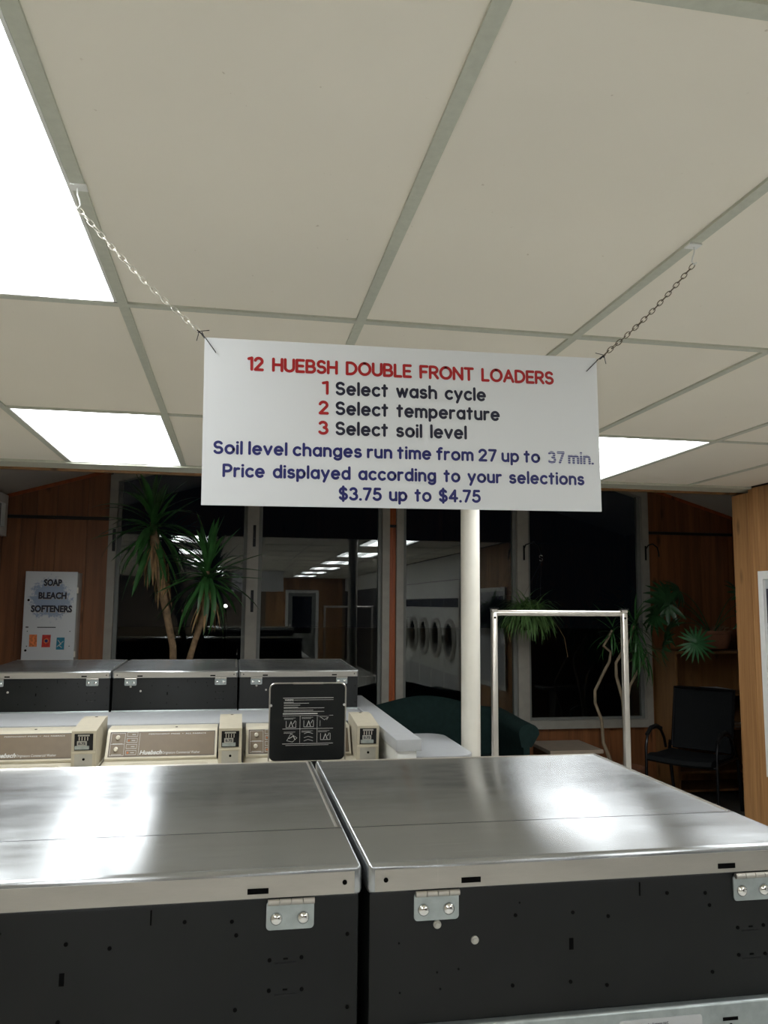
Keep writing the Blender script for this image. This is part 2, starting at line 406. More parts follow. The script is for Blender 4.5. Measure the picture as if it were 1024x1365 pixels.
def stroke(bm, pts, w, F):
    """flat ribbon with round ends, mitred at soft joints; F maps (u,v)->world"""
    h = w/2; P = [Vector(p) for p in pts]
    P = [p for i, p in enumerate(P) if i == 0 or (p-P[i-1]).length > 1e-6]
    L, Rr = [], []; n = len(P)
    for i, p in enumerate(P):
        d0 = (p-P[i-1]).normalized() if i else (P[1]-p).normalized()
        d1 = (P[i+1]-p).normalized() if i < n-1 else d0
        t = (d0+d1).normalized(); nn = Vector((-t.y, t.x)); c = max(.5, nn.dot(Vector((-d0.y, d0.x))))
        L.append(bm.verts.new(F(*(p+nn*h/c)))); Rr.append(bm.verts.new(F(*(p-nn*h/c))))
    for i in range(n-1): bm.faces.new((Rr[i], Rr[i+1], L[i+1], L[i]))
    for e, d in ((0, P[0]-P[1]), (n-1, P[-1]-P[-2])):
        a0 = math.atan2(d.y, d.x); A, Z_ = (L[0], Rr[0]) if e == 0 else (Rr[-1], L[-1])
        arc_ = [bm.verts.new(F(P[e].x+h*math.cos(a0-PI/2+PI*k/6), P[e].y+h*math.sin(a0-PI/2+PI*k/6))) for k in range(1, 6)]
        bm.faces.new([A]+arc_+[Z_])
def split_sharp(pts):
    out = [[pts[0]]]
    for i in range(1, len(pts)):
        out[-1].append(pts[i])
        if i < len(pts)-1:
            a = Vector(pts[i])-Vector(pts[i-1]); b = Vector(pts[i+1])-Vector(pts[i])
            if a.length > 1e-6 and b.length > 1e-6 and a.angle(b) > math.radians(40): out.append([pts[i]])
    return out
def letter_line(name, s, x0, x1, z, h, mat, parent, F, sw=.245, gap=.27, space=.48):
    hh = h/(1+sw)              # centre-line cap height
    wid = 0; pos = []
    for ch in s:
        if ch == ' ': wid += space; continue
        pos.append((ch, wid)); wid += G[ch][0]+gap
    wid -= gap
    sx = (x1-x0-sw*hh)/wid
    bm = bm_new(); k = 0
    for ch, px in pos:
        for st in G[ch][1]:
            for part in split_sharp(st):
                k += 1; off = .0003+.00012*(k % 4)
                stroke(bm, [(x0+sw*hh/2+(px+u)*sx, z+sw*hh/2+v*hh) for u, v in part], sw*hh, lambda u, v: F(u, v, off))
    return obj(name, bm, mat, parent), sx/hh

# ================================================================== ROOM
H = 2.35                      # hung ceiling
GX0, TW, TL = -0.304, .6096, 1.2192
XL, XR, YB, YR = -3.352, 3.17, 4.523, -10.107      # left wall, right wall, bulkhead line, rear wall
EAVE, RIDX, SL = 2.445, 1.357, .2985
SX0, SX1, GY = -1.84, 4.555, 6.80                  # sunroom side walls, gable wall plane
def roof(x): return EAVE + SL*((x-SX0) if x < RIDX else (SX1-x))

struct('floor', B(-3.6, 4.9, -10.4, 4.56, -.1, 0), 'vinyl')
struct('floor_sunroom', B(-3.6, 4.9, 4.56, 7.2, -.1, 0), 'darkfloor')
# hung ceiling: grid, one panel per cell
gb = bm_new(); gw = .0125
xs = [GX0+TW*i for i in range(-5, 6)]; ys = [YB-TL*j-(.0258 if j > 0 else 0) for j in range(0, 13)]
xs_all = xs+[XR]
for x in xs: box(gb, x-gw, x+gw, YR, YB, H, H+.03)
for j, y in enumerate(ys):
    for a, b in zip(xs_all, xs_all[1:]): box(gb, a+gw, b-gw+(gw if b == XR else 0), y-gw, y+gw, H, H+.03)
ceiling = struct('ceiling', gb, 'tbar')
lights = {}
for ci, (xa, side) in enumerate(((0, 'left'), (3, 'right'))):
    pass
LIT = {(xs.index(xs[i]), j) for i in (4, 8) for j in (0, 2, 4, 6, 8, 10)}
pm = {}
def panel_mesh(wd, ln):
    key = (round(wd, 3), round(ln, 3))
    if key not in pm: pm[key] = mesh_of('ceiling_panel', B(-wd/2, wd/2, -ln/2, ln/2, 0, .012), 'tile')
    return pm[key]
for i, (a, b) in enumerate(zip(xs_all, xs_all[1:])):
    for j in range(len(ys)-1):
        y1, y0 = ys[j], ys[j+1]
        if (i, j) in LIT: continue
        wd, ln = b-a-.021, y1-y0-.021
        piece('ceiling_panel', panel_mesh(wd, ln), ((a+b)/2+random.uniform(-.0008, .0008), (y0+y1)/2, H+.006), ceiling)
struct('trim_1', B(SX0-1.5, 4.7, 4.512, 4.69, 2.342, 2.3495), 'tbar')
struct('trim_4', B(SX0-1.5, 4.7, 4.69, 4.725, 2.330, 2.352), 'wood_shelf')
def ll(i, j):
    side = 'left' if i == 4 else 'right'
    if i == 4 and j == 0: return 'white fluorescent ceiling panel above the left window, near the bulkhead edge'
    if i == 8 and j == 0: return 'white fluorescent ceiling panel partly hidden behind the right end of the hanging sign'
    if i == 4 and j == 2: return 'large overexposed fluorescent ceiling panel at the upper left edge of the photo'
    n = {2: 'first', 4: 'second', 6: 'third', 8: 'fourth', 10: 'farthest'}[j]
    return f'fluorescent ceiling panel behind the camera, {n} of the {side} row mirrored in the windows'
for (i, j) in sorted(LIT):
    a, b = xs_all[i], xs_all[i+1]; y1, y0 = ys[j], ys[j+1]; cx, cy = (a+b)/2, (y0+y1)/2
    t = thing('ceiling_light', ll(i, j), 'ceiling light', (cx, cy, H), 'fluorescent ceiling panels')
    f = bm_new(); e = .0135
    for q in ((a+e, a+e+.006, y0+e, y1-e), (b-e-.006, b-e, y0+e, y1-e), (a+e, b-e, y0+e, y0+e+.006), (a+e, b-e, y1-e-.006, y1-e)):
        box(f, *q, H+.001, H+.05)
    obj('frame', f, 'white', t)
    obj('diffuser', B(a+e+.006, b-e-.006, y0+e+.006, y1-e-.006, H+.006, H+.012), 'lens', t)
    obj('housing', B(a+e, b-e, y0+e, y1-e, H+.05, H+.10), 'white', t)

# slab above, main room walls
struct('wall_left', B(XL-.12, XL, YR, 4.56, 0, 2.6), 'plaster')
wr = struct('wall_right', B(XR+.012, XR+.10, YR, 4.55, 0, 2.6), 'darktrim')
pk = mesh_of('plank', B(0, .012, -.049, .049, 0, H-.004, bev=.0015, seg=1), 'wood_oak')
y = 4.50
k = 0
while y > 2.75: piece('plank', pk, (XR, y, .002), wr); y -= .1005; k += 1
box_up = B(XR, XR+.012, YR+.02, 2.74, 1.98, H-.004); obj('upper_panel', box_up, 'white', wr)
rw = struct('wall_rear', B(XL-.12, XR+.1, YR-.12, YR-.012, 0, 2.6), 'fascia')
pk2 = mesh_of('plank', B(-.073, .073, -.012, 0, 0, H-.004, bev=.0015, seg=1), 'wood_oak')
x = XL+.075
while x < XR-.07:
    if x > .9 and not (1.38 < x < 2.42): piece('plank', pk2, (x, YR, .002), rw)
    x += .15
pk3 = mesh_of('plank', B(-.073, .073, -.012, 0, 2.02, H-.004, bev=.0015, seg=1), 'wood_oak')
for k in range(7): piece('plank', pk3, (1.448+.15*k, YR, .0), rw)
d = structe('door_1', (1.9, YR, 0))
fb = bm_new(); box(fb, 1.42, 1.50, YR-.012, YR+.03, 0, 2.0); box(fb, 2.31, 2.39, YR-.012, YR+.03, 0, 2.0); box(fb, 1.5, 2.31, YR-.012, YR+.03, 1.92, 2.0)
obj('door_frame', fb, 'white', d); obj('leaf', B(1.5, 2.31, YR-.011, YR+.005, 0.005, 1.92), 'frame2', d)
obj('pane', B(1.62, 2.19, YR+.005, YR+.012, .75, 1.82), 'doorglass', d); obj('handle', lathe(bm_new(), [(.001, 0), (.02, .01), (.03, .03), (.02, .05), (.001, .06)], (1.56, YR+.005, .98), 12, 'Y'), 'chrome', d, True)

# bulkhead wall (over the ceiling edge, facing the sunroom) and the side parts between main room and sunroom
hb = bm_new(); prism(hb, [(SX0, 2.352), (SX1, 2.352), (SX1, roof(SX1)), (RIDX, roof(RIDX)), (SX0, roof(SX0))], 4.60, 4.71)
hd = struct('wall_header', hb, 'wood_sun')
struct('wall_partition_left', B(XL-.12, SX0, 4.56, 4.72, 0, 2.6), 'plaster')
wp = struct('wall_partition_right', B(XR, 4.7, 4.552, 4.72, 0, 2.322), 'wood_oak')
# sunroom shell
def wallX(name, x0, x1, ylo, yhi, zt, mat):
    return struct(name, B(x0, x1, ylo, yhi, 0, zt), mat)
wl2 = wallX('wall_sunroom_left', SX0-.10, SX0-.012, 4.72, 7.0, EAVE, 'darktrim')
wr2 = wallX('wall_sunroom_right', SX1+.012, SX1+.10, 4.72, 7.0, EAVE, 'darktrim')
pks = mesh_of('plank', B(0, .012, -.064, .064, 0, EAVE-.01, bev=.0015, seg=1), 'wood_sun')
for k in range(15):
    piece('plank', pks, (SX1, 6.73-.1305*k, .002), wr2)
    piece('plank', pks, (SX0-.012, 6.73-.1305*k, .002), wl2)
def slab(name, xa, xb):
    za, zb = roof(xa), roof(xb)
    return struct(name, prism(bm_new(), [(xa, za), (xb, zb), (xb, zb+.08), (xa, za+.08)], 4.60, 7.05), 'sunceil')
EL, ER = SX0-.12, SX1+.12
def slab2(name, xa, za, xb, zb):
    return struct(name, prism(bm_new(), [(xa, za), (xb, zb), (xb, zb+.08), (xa, za+.08)], 4.60, 7.05), 'sunceil')
slab2('ceiling_sunroom_left', EL, EAVE-SL*.12, RIDX, roof(RIDX)); slab2('ceiling_sunroom_right', RIDX, roof(RIDX), ER, EAVE-SL*.12)

# gable wall: dark backing, boards in front, each board its own piece
SILL = .54; W1 = (-1.03, 1.285); W2 = (1.345, 3.69); TR = 2.275      # window openings and trim height
gb = bm_new()
for poly in ([(SX0-.1, 0), (W1[0], 0), (W1[0], roof(W1[0])), (SX0-.1, EAVE)],
             [(W2[1], 0), (SX1+.1, 0), (SX1+.1, EAVE), (W2[1], roof(W2[1]))],
             [(W1[0], 0), (W2[1], 0), (W2[1], SILL), (W1[0], SILL)],
             [(W1[1], SILL), (W2[0], SILL), (W2[0], roof(W2[0])-.01), (W1[1], roof(W1[1])-.01)]):
    prism(gb, poly, GY+.012, GY+.10)
wb = struct('wall_back', gb, 'darktrim')
def board(xa, xb, z0, z1a, z1b, mat='wood_sun'):
    bm = prism(bm_new(), [(xa+.0012, z0), (xb-.0012, z0), (xb-.0012, z1b), (xa+.0012, z1a)], GY, GY+.012)
    obj('plank', bm, mat, wb)
def boards(x0, x1, z0, top, widths):
    x = x0; k = 0
    while x < x1-.01:
        wdt = min(widths[k % len(widths)], x1-x)
        if x1-(x+wdt) < .04: wdt = x1-x
        board(x, x+wdt, z0, top(x), top(x+wdt)); x += wdt; k += 1
wl = [.135, .115, .15, .24, .165, .125]; wr_ = [.145, .19, .20, .155, .13]
rf = lambda x: roof(x)-.004
boards(SX0, W1[0], .004, lambda x: TR-.014, wl); boards(SX0, W1[0], TR+.014, rf, wl)
boards(W2[1], SX1, .004, lambda x: TR-.014, wr_); boards(W2[1], SX1, TR+.014, rf, wr_)
boards(W1[0], W2[1], .004, lambda x: SILL-.003, [.15, .11, .19, .13])
for z0, z1 in ((SILL, TR-.012), (TR+.012, rf(W1[1])-.02)):
    obj('plank', B(W1[1]+.001, W1[1]+.031, GY, GY+.012, z0, z1), 'wood_post', wb)
    obj('plank', B(W1[1]+.033, W2[0]-.001, GY+.001, GY+.012, z0, z1), 'wood_post', wb)
tb = bm_new()
for a, b in ((SX0, W1[0]), W1[1:]+W2[:1], (W2[1], SX1)): box(tb, a, b, GY-.006, GY+.012, TR-.012, TR+.012)
struct('trim_2', tb, 'darktrim')
tb = bm_new()
for a, b in ((SX0, W1[0]), (W2[1], SX1)):
    prism(tb, [(a, roof(a)-.03), (b, roof(b)-.03), (b, roof(b)-.001), (a, roof(a)-.001)], GY-.012, GY-.001)
struct('trim_3', tb, 'wood_post')

def window(n, x0, x1, mull, lab):
    wn = structe(f'window_{n}', ((x0+x1)/2, GY, SILL))
    top = lambda x: roof(x)-.055
    fw = .062; y0, y1 = GY-.035, GY+.07
    f = bm_new()
    prism(f, [(x0, SILL), (x0+fw, SILL), (x0+fw, top(x0+fw)), (x0, top(x0))], y0, y1)
    prism(f, [(x1-fw, SILL), (x1, SILL), (x1, top(x1)), (x1-fw, top(x1-fw))], y0, y1)
    box(f, x0+fw, x1-fw, y0-.01, y1, SILL, SILL+.07)
    prism(f, [(x0+fw, top(x0+fw)-.07), (x1-fw, top(x1-fw)-.07), (x1-fw, top(x1-fw)), (x0+fw, top(x0+fw))], y0, y1)
    obj('frame', f, 'frame', wn)
    m0, m1 = mull
    obj('mullion', prism(bm_new(), [(m0, SILL+.07), (m1, SILL+.07), (m1, top(m1)-.07), (m0, top(m0)-.07)], y0, y1), 'frame', wn)
    for a, b in ((x0+fw, m0), (m1, x1-fw)):
        s = bm_new(); sw = .03; za, zb = top(a)-.07, top(b)-.07; q = SILL+.07
        prism(s, [(a, q), (a+sw, q), (a+sw, top(a+sw)-.07), (a, za)], GY+.005, GY+.05)
        prism(s, [(b-sw, q), (b, q), (b, zb), (b-sw, top(b-sw)-.07)], GY+.005, GY+.05)
        box(s, a+sw, b-sw, GY+.005, GY+.05, q, q+.02)
        obj('sash', s, 'frame2', wn)
        obj('pane', prism(bm_new(), [(a+sw, q+.02), (b-sw, q+.02), (b-sw, top(b-sw)-.07), (a+sw, top(a+sw)-.07)], GY+.024, GY+.026), 'glass', wn)
    return wn
w1 = window(1, *W1, (.078, .172), ''); w2 = window(2, *W2, (2.432, 2.532), '')
def latch(x, z, par):
    b = B(x-.012, x+.012, GY-.045, GY-.035, z-.09, z+.09, bev=.003); box(b, x-.006, x+.006, GY-.06, GY-.045, z-.02, z+.05)
    obj('latch', b, 'chairmetal', par, label='black window latch on the frame')
latch(-.985, 2.10, w1); latch(.135, 2.16, w1); latch(.13, 1.62, w1)

# side openings of the sunroom
def side_window(n, xw, s, y0, y1, z0, z1):
    wn = structe(f'window_{n}', (xw, (y0+y1)/2, z0)); f = bm_new(); a, b = sorted((xw, xw-s*.04))
    for q in ((y0, y0+.07, z0, z1), (y1-.07, y1, z0, z1), (y0+.07, y1-.07, z0, z0+.07), (y0+.07, y1-.07, z1-.07, z1)): box(f, a, b, *q)
    obj('frame', f, 'white', wn); a, b = sorted((xw-s*.001, xw-s*.010)); obj('pane', B(a, b, y0+.07, y1-.07, z0+.07, z1-.07), 'doorglass', wn)
side_window(3, SX0, -1, 5.5, 6.76, 2.11, 2.435)
side_window(4, SX1, 1, 5.55, 6.70, 1.15, 2.2)

# outside ground
struct('ground', B(-30, 34, 7.2, 60, -.25, -.12), 'asphalt')

# ================================================================== WASHERS WITH STAINLESS TOPS (backs to us)
WW, WD = .657, .712
def lid_mesh(x0, y0, z, depth, rise):
    """folded sheet-metal top with rolled edges"""
    bm = bm_new(); box(bm, x0, x0+WW, y0, y0+depth, z-.0395, z, bev=.0065, seg=3)
    for v in bm.verts: v.co.z += rise*max(0, (v.co.y-y0))/depth
    return bm
holes = [(.389, -.0535, 's'), (.2055, -.078, 'h'), (.2885, -.079, 'h'), (.3405, -.087, 'h'), (.4305, -.061, 'h'), (.4895, -.064, 'h'), (.4955, -.081, 'h'),
         (.5385, -.114, 'h'), (.5795, -.113, 'h'), (.5385, -.151, 'h'), (.5805, -.152, 'h'), (.4965, -.171, 'h'), (.2005, -.168, 'h'), (.2835, -.169, 'h'),
         (.3365, -.177, 'h'), (.0955, -.144, 'd'), (.0435, -.104, 'd'), (.2115, -.062, 'd'), (.2855, -.120, 'r'), (.639, -.088, 'h'), (.640, -.178, 'h'),
         (.125, -.142, 'd'), (.10, -.165, 'd'), (.045, -.166, 'd'), (.64, -.24, 'd')]
def washer(X, Y, ZT, label, group, rise=.0, extra=0):
    """X left, Y rear (camera side), ZT lid front height above floor"""
    t = thing('stainless_top_washer', label, 'washer', (X+WW/2, Y+WD/2, 0), group)
    zb = ZT-.040; zk = ZT-.205
    o = obj('lid', lid_mesh(X, Y-.004, ZT, WD+.006, rise), 'steel', t, True)
    lip = B(X+.010, X+WW-.010, Y-.0052, Y-.0042, ZT-.036, ZT-.0085); obj('lip_face', lip, 'lipsteel', o)
    for a in (.128, .508): obj('slot', B(X+a, X+a+.027, Y-.0058, Y-.003, ZT-.0305, ZT-.0235), 'hole', o)
    for a in (.0245, .634):
        q = bm_new(); disc(q, X+a, Y-.0055, ZT-.0215, .0032); obj('round_hole', q, 'hole', o)
    seam = B(X+.004, X+WW-.004, Y+.172, Y+.1732, ZT-.0006+rise*.25, ZT+.0003+rise*.25); obj('seam', seam, 'chairmetal', o)
    ro = bm_new(); tube(ro, [(X+WW-.012, Y+.18, ZT-.0005+rise*.25), (X+WW-.012, Y+WD-.015, ZT-.0005+rise*.97)], .0026, 6)
    tube(ro, [(X+.012, Y+WD-.012, ZT-.0005+rise*.97), (X+WW-.012, Y+WD-.012, ZT-.0005+rise*.97)], .0022, 6)
    obj('edge_roll', ro, 'chrome', o, True)
    obj('body', B(X+.003, X+WW-.003, Y, Y+WD-.02, .03, zb-.0004+.002, bev=.004), 'black', t, True)
    hb = bm_new()
    for a, dz, k in holes:
        z = ZT+dz
        if k == 'h': disc(hb, X+a, Y-.0003, z, .0026, 10)
        elif k == 'd': disc(hb, X+a, Y-.0003, z, .0014, 8)
        elif k == 's': box(hb, X+a-.001, X+a+.001, Y-.0008, Y+.001, z-.009, z+.009)
        else: box(hb, X+a-.003, X+a+.003, Y-.0008, Y+.001, z-.0075, z+.0075)
    hb2 = hb
    for dz in (-.1145, -.152): box(hb2, X+.556, X+.562, Y-.0008, Y+.001, ZT+dz, ZT+dz+.002)
    obj('screw_holes', hb2, 'hole', t, kind='stuff')
    br = bm_new()
    for dz in (-.119, -.1575): box(br, X+.545, X+.573, Y-.0012, Y+.001, ZT+dz, ZT+dz+.0009)
    obj('louvres', br, 'chairmetal', t, kind='stuff')
    for a in (.0635, .533):
        z1 = ZT-.0405; pl = prism(bm_new(), rrect(X+a, X+a+.0615, z1-.0365, z1-.001, .005, 4), Y-.0025, Y-.0002)
        hg = obj('hinge', pl, 'galv', t, label='grey hinge plate with two round bolts')
        kn = bm_new()
        for q in range(4): tube(kn, [(X+a+.0015+q*.0152, Y-.006, z1-.001), (X+a+.0015+(q+1)*.0152-.0008, Y-.006, z1-.001)], .0040, 10)
        obj('knuckle', kn, 'lipsteel', hg, True, kind='stuff')
        for q in (.0128, .0475):
            obj('bolt', lathe(bm_new(), [(.0083, -.0024), (.0079, -.0045), (.006, -.0068), (.003, -.0078), (.0004, -.008)], (X+a+q, Y, z1-.0225), 18, 'Y'), 'bolt', hg, True)
    for a, dz in ((.0955, -.083), (.1475, -.106)):
        if extra != 1: obj('bolt', lathe(bm_new(), [(.0054, -.0002), (.0054, -.0025), (.0044, -.0036), (.0034, -.0036), (.003, -.0046), (.0004, -.0046)], (X+a, Y, ZT+dz), 14, 'Y'), 'graypanel', t, True, label='small white bolt head in the black back panel')
    gp = obj('lower_panel', B(X+.001, X+WW-.001, Y-.016, Y-.0003, .12, zk, bev=.004, seg=3), 'galv', t, True, label='grey galvanised lower back panel')
    obj('rating_plate', prism(bm_new(), rrect(X+.345, X+.468, zk-.085, zk-.012, .004, 3), Y-.0170, Y-.0161), 'laminate', gp, label='white rating plate')
    if extra == 2:
        text('lettering', 'Alliance', X+.349, Y-.0172, zk-.0215, .0044, 'ink', gp, width=.0235, bold=.0002)
        text('lettering', 'Laundry Systems LLC', X+.377, Y-.0172, zk-.0205, .0030, 'ink', gp, width=.040)
        text('lettering', 'RIPON, WI 54971', X+.377, Y-.0172, zk-.0265, .0024, 'ink', gp, width=.03)
    obj('warning_label', B(X+.19, X+.255, Y-.0170, Y-.0161, zk-.08, zk-.012), 'orange', gp, label='orange warning label')
    sp = bm_new(); box(sp, X+.50, X+.523, Y-.0166, Y-.015, zk-.024, zk-.0195); disc(sp, X+.512, Y-.0163, zk-.030, .0025); obj('slot', sp, 'hole', gp)
    # front of the machine (towards the windows)
    fy = Y+WD-.02
    dr = lathe(bm_new(), [(.235, 0), (.24, .02), (.225, .045), (.19, .05), (.185, .03)], (X+WW/2, fy, .62), 36, 'Y'); dd = obj('door', dr, 'chrome', t, True)
    obj('door_glass', lathe(bm_new(), [(.186, .028), (.15, .042), (.08, .05), (.001, .052)], (X+WW/2, fy, .62), 36, 'Y'), 'doorglass', dd, True)
    cp = obj('control_panel', B(X+.03, X+WW-.03, fy, fy+.012, ZT-.22, ZT-.06, bev=.004), 'chairmetal', t)
    for q in range(5):
        bb = bm_new(); disc(bb, X+.15+.05*q, fy+.0135, ZT-.14, .011, 12, .002); obj('button', bb, 'knob', cp)
    obj('plinth', B(X+.02, X+WW-.02, Y+.04, Y+WD-.06, 0.0, .03), 'hole', t)
    return t
NZ, FZ = CAM_H-.341, CAM_H-.362
g1 = 'washers with stainless tops, nearest row'; g2 = 'washers with stainless tops, far row'
washer(-.483, 1.10, NZ, 'nearest left washer with stainless lid and black back, filling the lower left', g1, 0, 1)
washer(.1815, 1.10, NZ, 'nearest right washer with stainless lid, two white bolts and rating plate', g1, 0, 2)
FY = 4.52
washer(-1.297, FY, FZ, 'leftmost washer of the far stainless-topped row, below the soap vending box', g2, .012)
washer(-.6335, FY, FZ, 'middle washer of the far stainless-topped row, in front of the yucca', g2, .012)
washer(.0275, FY, FZ, 'right end washer of the far stainless-topped row, behind the open black lid', g2, .012)

# ================================================================== BULKHEAD COUNTER (white, L shaped)
t = thing('bulkhead_counter', 'white laminate-topped half wall wrapping behind and beside the beige washers', 'counter', (0, 4.3, 0))
CT = CAM_H-.572
obj('countertop', B(-3.3, .675, 4.045, 4.498, CT-.03, CT, bev=.003), 'laminate', t, True)
obj('end_cap', B(.687, .799, 3.44, 5.12, CT-.048, CT+.001, bev=.003), 'laminate', t, True, label='white cap running towards the camera')
obj('half_wall', B(-3.3, .675, 4.06, 4.49, 0.0, CT-.0305), 'white', t)
obj('end_wall', B(.6985, .782, 3.47, 5.10, 0.0, CT-.049), 'white', t)

# ================================================================== BEIGE TOP LOADERS
LW = .612
def top_loader(XRt, label, open_lid=False, third=False):
    X = XRt-LW; YF, YBk = 3.36, 4.035; BT = .895     # right edge XRt
    t = thing('top_load_washer', label, 'washer', (X+LW/2, (YF+YBk)/2, 0), 'beige coin washers')
    bm = B(X, X+LW, YF, YBk, .03, BT, bev=.012, seg=3); obj('cabinet', bm, 'beige', t, True)
    obj('plinth', B(X+.03, X+LW-.03, YF+.04, YBk-.04, 0, .03), 'hole', t)
    # lid opening / closed lid
    lx0, lx1 = X+.112, X+.112+.352
    if not open_lid: obj('lid', prism(bm_new(), rrect(lx0, lx1, YF+.04, YF+.38, .035, 5), BT-.001, BT+.010, 'XY'), 'beige2', t)
    else:
        obj('tub', prism(bm_new(), rrect(lx0+.01, lx1-.01, YF+.05, YF+.37, .035, 5), BT-.001, BT+.001, 'XY'), 'hole', t)
        # open lid, standing nearly upright, inner side black with white print
        zc0, zc1 = BT+.002, BT+.348; yl = YF+.385
        x0, x1 = X+.107, X+.457
        ld = obj('open_lid', prism(bm_new(), rrect(x0+.004, x1-.004, zc0, zc1-.004, .026, 6), yl, yl+.012), 'black', t, label='black inside of the open lid with printed warnings')
        rx0, rx1, rz1, rr_ = x0+.002, x1-.002, zc1-.003, .026
        R_ = [(rx1, yl-.001, zc0), (rx1, yl-.001, rz1-rr_)]+[(rx1-rr_+rr_*math.cos(math.radians(a)), yl-.001, rz1-rr_+rr_*math.sin(math.radians(a))) for a in (15, 30, 45, 60, 75, 90)]
        R_ += [(rx0+rr_-rr_*math.sin(math.radians(a)), yl-.001, rz1-rr_+rr_*math.cos(math.radians(a))) for a in (0, 15, 30, 45, 60, 75, 90)]+[(rx0, yl-.001, zc0)]
        obj('rim', T(R_, .0036, 6), 'chrome', ld, True)
        hd_ = bm_new(); box(hd_, x0+.105, x1-.105, yl-.004, yl+.004, zc1-.008, zc1+.001, bev=.002); obj('finger_grip', hd_, 'chrome', ld)
        for a in (x0+.004, x1-.004): obj('bumper', lathe(bm_new(), [(.006, -.004), (.006, .004)], (a+(.004 if a < (x0+x1)/2 else -.004), yl-.002, zc0+.245), 10, 'Y'), 'printwhite', ld)
        # print
        pr = bm_new(); F0 = yl-.0006
        def bar(u0, u1, v, h=.0016): box(pr, x0+u0, x0+u1, F0, F0+.0004, zc0+v-h/2, zc0+v+h/2)
        L0, L1 = .062, .292
        bar(L0, L1, .277, .0022); bar(L0+.05, L1, .268, .0012)
        for v, a in ((.258, .11), (.2535, .18), (.245, .14), (.236, .13), (.232, .25), (.222, .20), (.216, .25)): bar(L0+.004, a, v)
        bar(L0, .22, .207, .0044); bar(L0, L1, .198, .0012)
        for u in (.14, .218): box(pr, x0+u, x0+u+.0014, F0, F0+.0004, zc0+.078, zc0+.198)
        bar(L0, L1, .140, .0016); bar(L0, L1, .074, .002); bar(L0+.015, L1-.02, .067, .0014)
        F = lambda u, v: Vector((x0+u, F0, zc0+v))
        for cx, cz in ((.10, .162), (.18, .164), (.255, .172), (.10, .10), (.18, .104), (.255, .104)):
            for k in range(2): bar(cx-.032, cx+.02-.01*k, cz+.026-k*.005, .0011)
        for cx, cz in ((.10, .16), (.18, .162), (.257, .104)):
            stroke(pr, [(cx-.022, cz+.014), (cx-.022, cz-.014), (cx+.022, cz-.014), (cx+.022, cz+.014)], .0017, F)
            stroke(pr, [(cx-.008, cz-.010), (cx, cz+.012), (cx+.008, cz-.010)], .003, F); stroke(pr, [(cx+.010, cz+.002), (cx+.018, cz+.016)], .002, F)
        stroke(pr, [(.232, .192), (.252, .178), (.27, .192), (.262, .178)], .0016, F); stroke(pr, [(.232, .150), (.232, .176)], .0012, F)
        stroke(pr, [(.082, .088), (.100, .118), (.128, .100), (.108, .082), (.082, .088)], .0016, F)
        stroke(pr, [(.092, .098), (.112, .108), (.118, .094)], .003, F)
        for v in (.118, .100, .086): stroke(pr, [(.160, v), (.178, v+.006), (.200, v)], .0016, F)
        obj('printed_diagram', pr, 'printwhite', ld, kind='stuff')
        text('lettering', 'WARNING', x0+L0+.008, F0, zc0+.2655, .0062, 'printwhite', ld, width=.040, bold=.0004)
    # console (slanted face)
    cx0, cx1 = X+.010, X+LW-.114; ct = CT-.004
    pf = [(3.845, BT-.002), (3.838, BT+.012), (3.912, ct-.012), (3.922, ct-.003), (3.935, ct), (4.03, ct), (4.03, BT-.002)]
    c = obj('console', prism(bm_new(), pf, cx0, cx1, 'YZ'), 'beige', t, label='beige control console with brown fascia')
    sl = (3.912-3.838)/((ct-.012)-(BT+.012)); zA, zB = BT+.024, ct-.016
    def fy(z): return 3.838+(z-(BT+.012))*sl
    def fpan(xa, xb, za, zb, off, mat, nm, par, th=.0015):
        bm = prism(bm_new(), [(fy(za)-off-th, za), (fy(zb)-off-th, zb), (fy(zb)-off+.0001, zb), (fy(za)-off+.0001, za)], xa, xb, 'YZ')
        return obj(nm, bm, mat, par)
    fpan(cx0+.012, cx1-.010, zA-.005, zB+.004, -.0005, 'ink', 'bezel', c)
    fpan(cx0+.014, cx1-.012, zA-.003, zB+.002, .001, 'fascia', 'fascia', c)
    off = .0028
    kx = cx0+.044
    for z in (zA+.072, zA+.026):
        obj('knob', lathe(bm_new(), [(.0095, .004), (.009, -.006), (.0075, -.012), (.0005, -.0125)], (kx+(.003 if z > zA+.05 else 0), fy(z)-.003, z), 14, 'Y'), 'knob', c, True)
        box_ = bm_new()
        pass
    ln = bm_new()
    def fl(xa, xb, za, zb):
        prism(ln, [(fy(za)-off-.0004, za), (fy(zb)-off-.0004, zb), (fy(zb)-off+.0003, zb), (fy(za)-off+.0003, za)], xa, xb, 'YZ')
    lwid = .0011
    for xa in (cx0+.018, cx0+.078, cx0+.142): fl(xa, xa+lwid, zA, zB-.001)
    for z in (zA, (zA+zB)/2, zB-.0015): fl(cx0+.018, cx0+.078, z, z+lwid)
    for z in (zA+.003, zA+.027, zA+.051, zA+.075):
        fl(cx0+.087, cx0+.133, z, z+lwid); fl(cx0+.087, cx0+.133, z+.016, z+.016+lwid); fl(cx0+.087, cx0+.088, z, z+.016); fl(cx0+.132, cx0+.133, z, z+.016)
        fl(cx0+.108, cx0+.124, z+.007, z+.009)
    for z in (zA+.046, zA+.004): fl(cx0+.026, cx0+.070, z, z+.0016)
    obj('printed_diagram', ln, 'printwhite', c, kind='stuff')
    bt = bm_new()
    for z in (zA+.011, zA+.059): box(bt, cx0+.093, cx0+.100, fy(z)-.005, fy(z)-.001, z-.003, z+.003)
    obj('indicator', bt, 'sorange', c)
    tl = math.atan(sl)
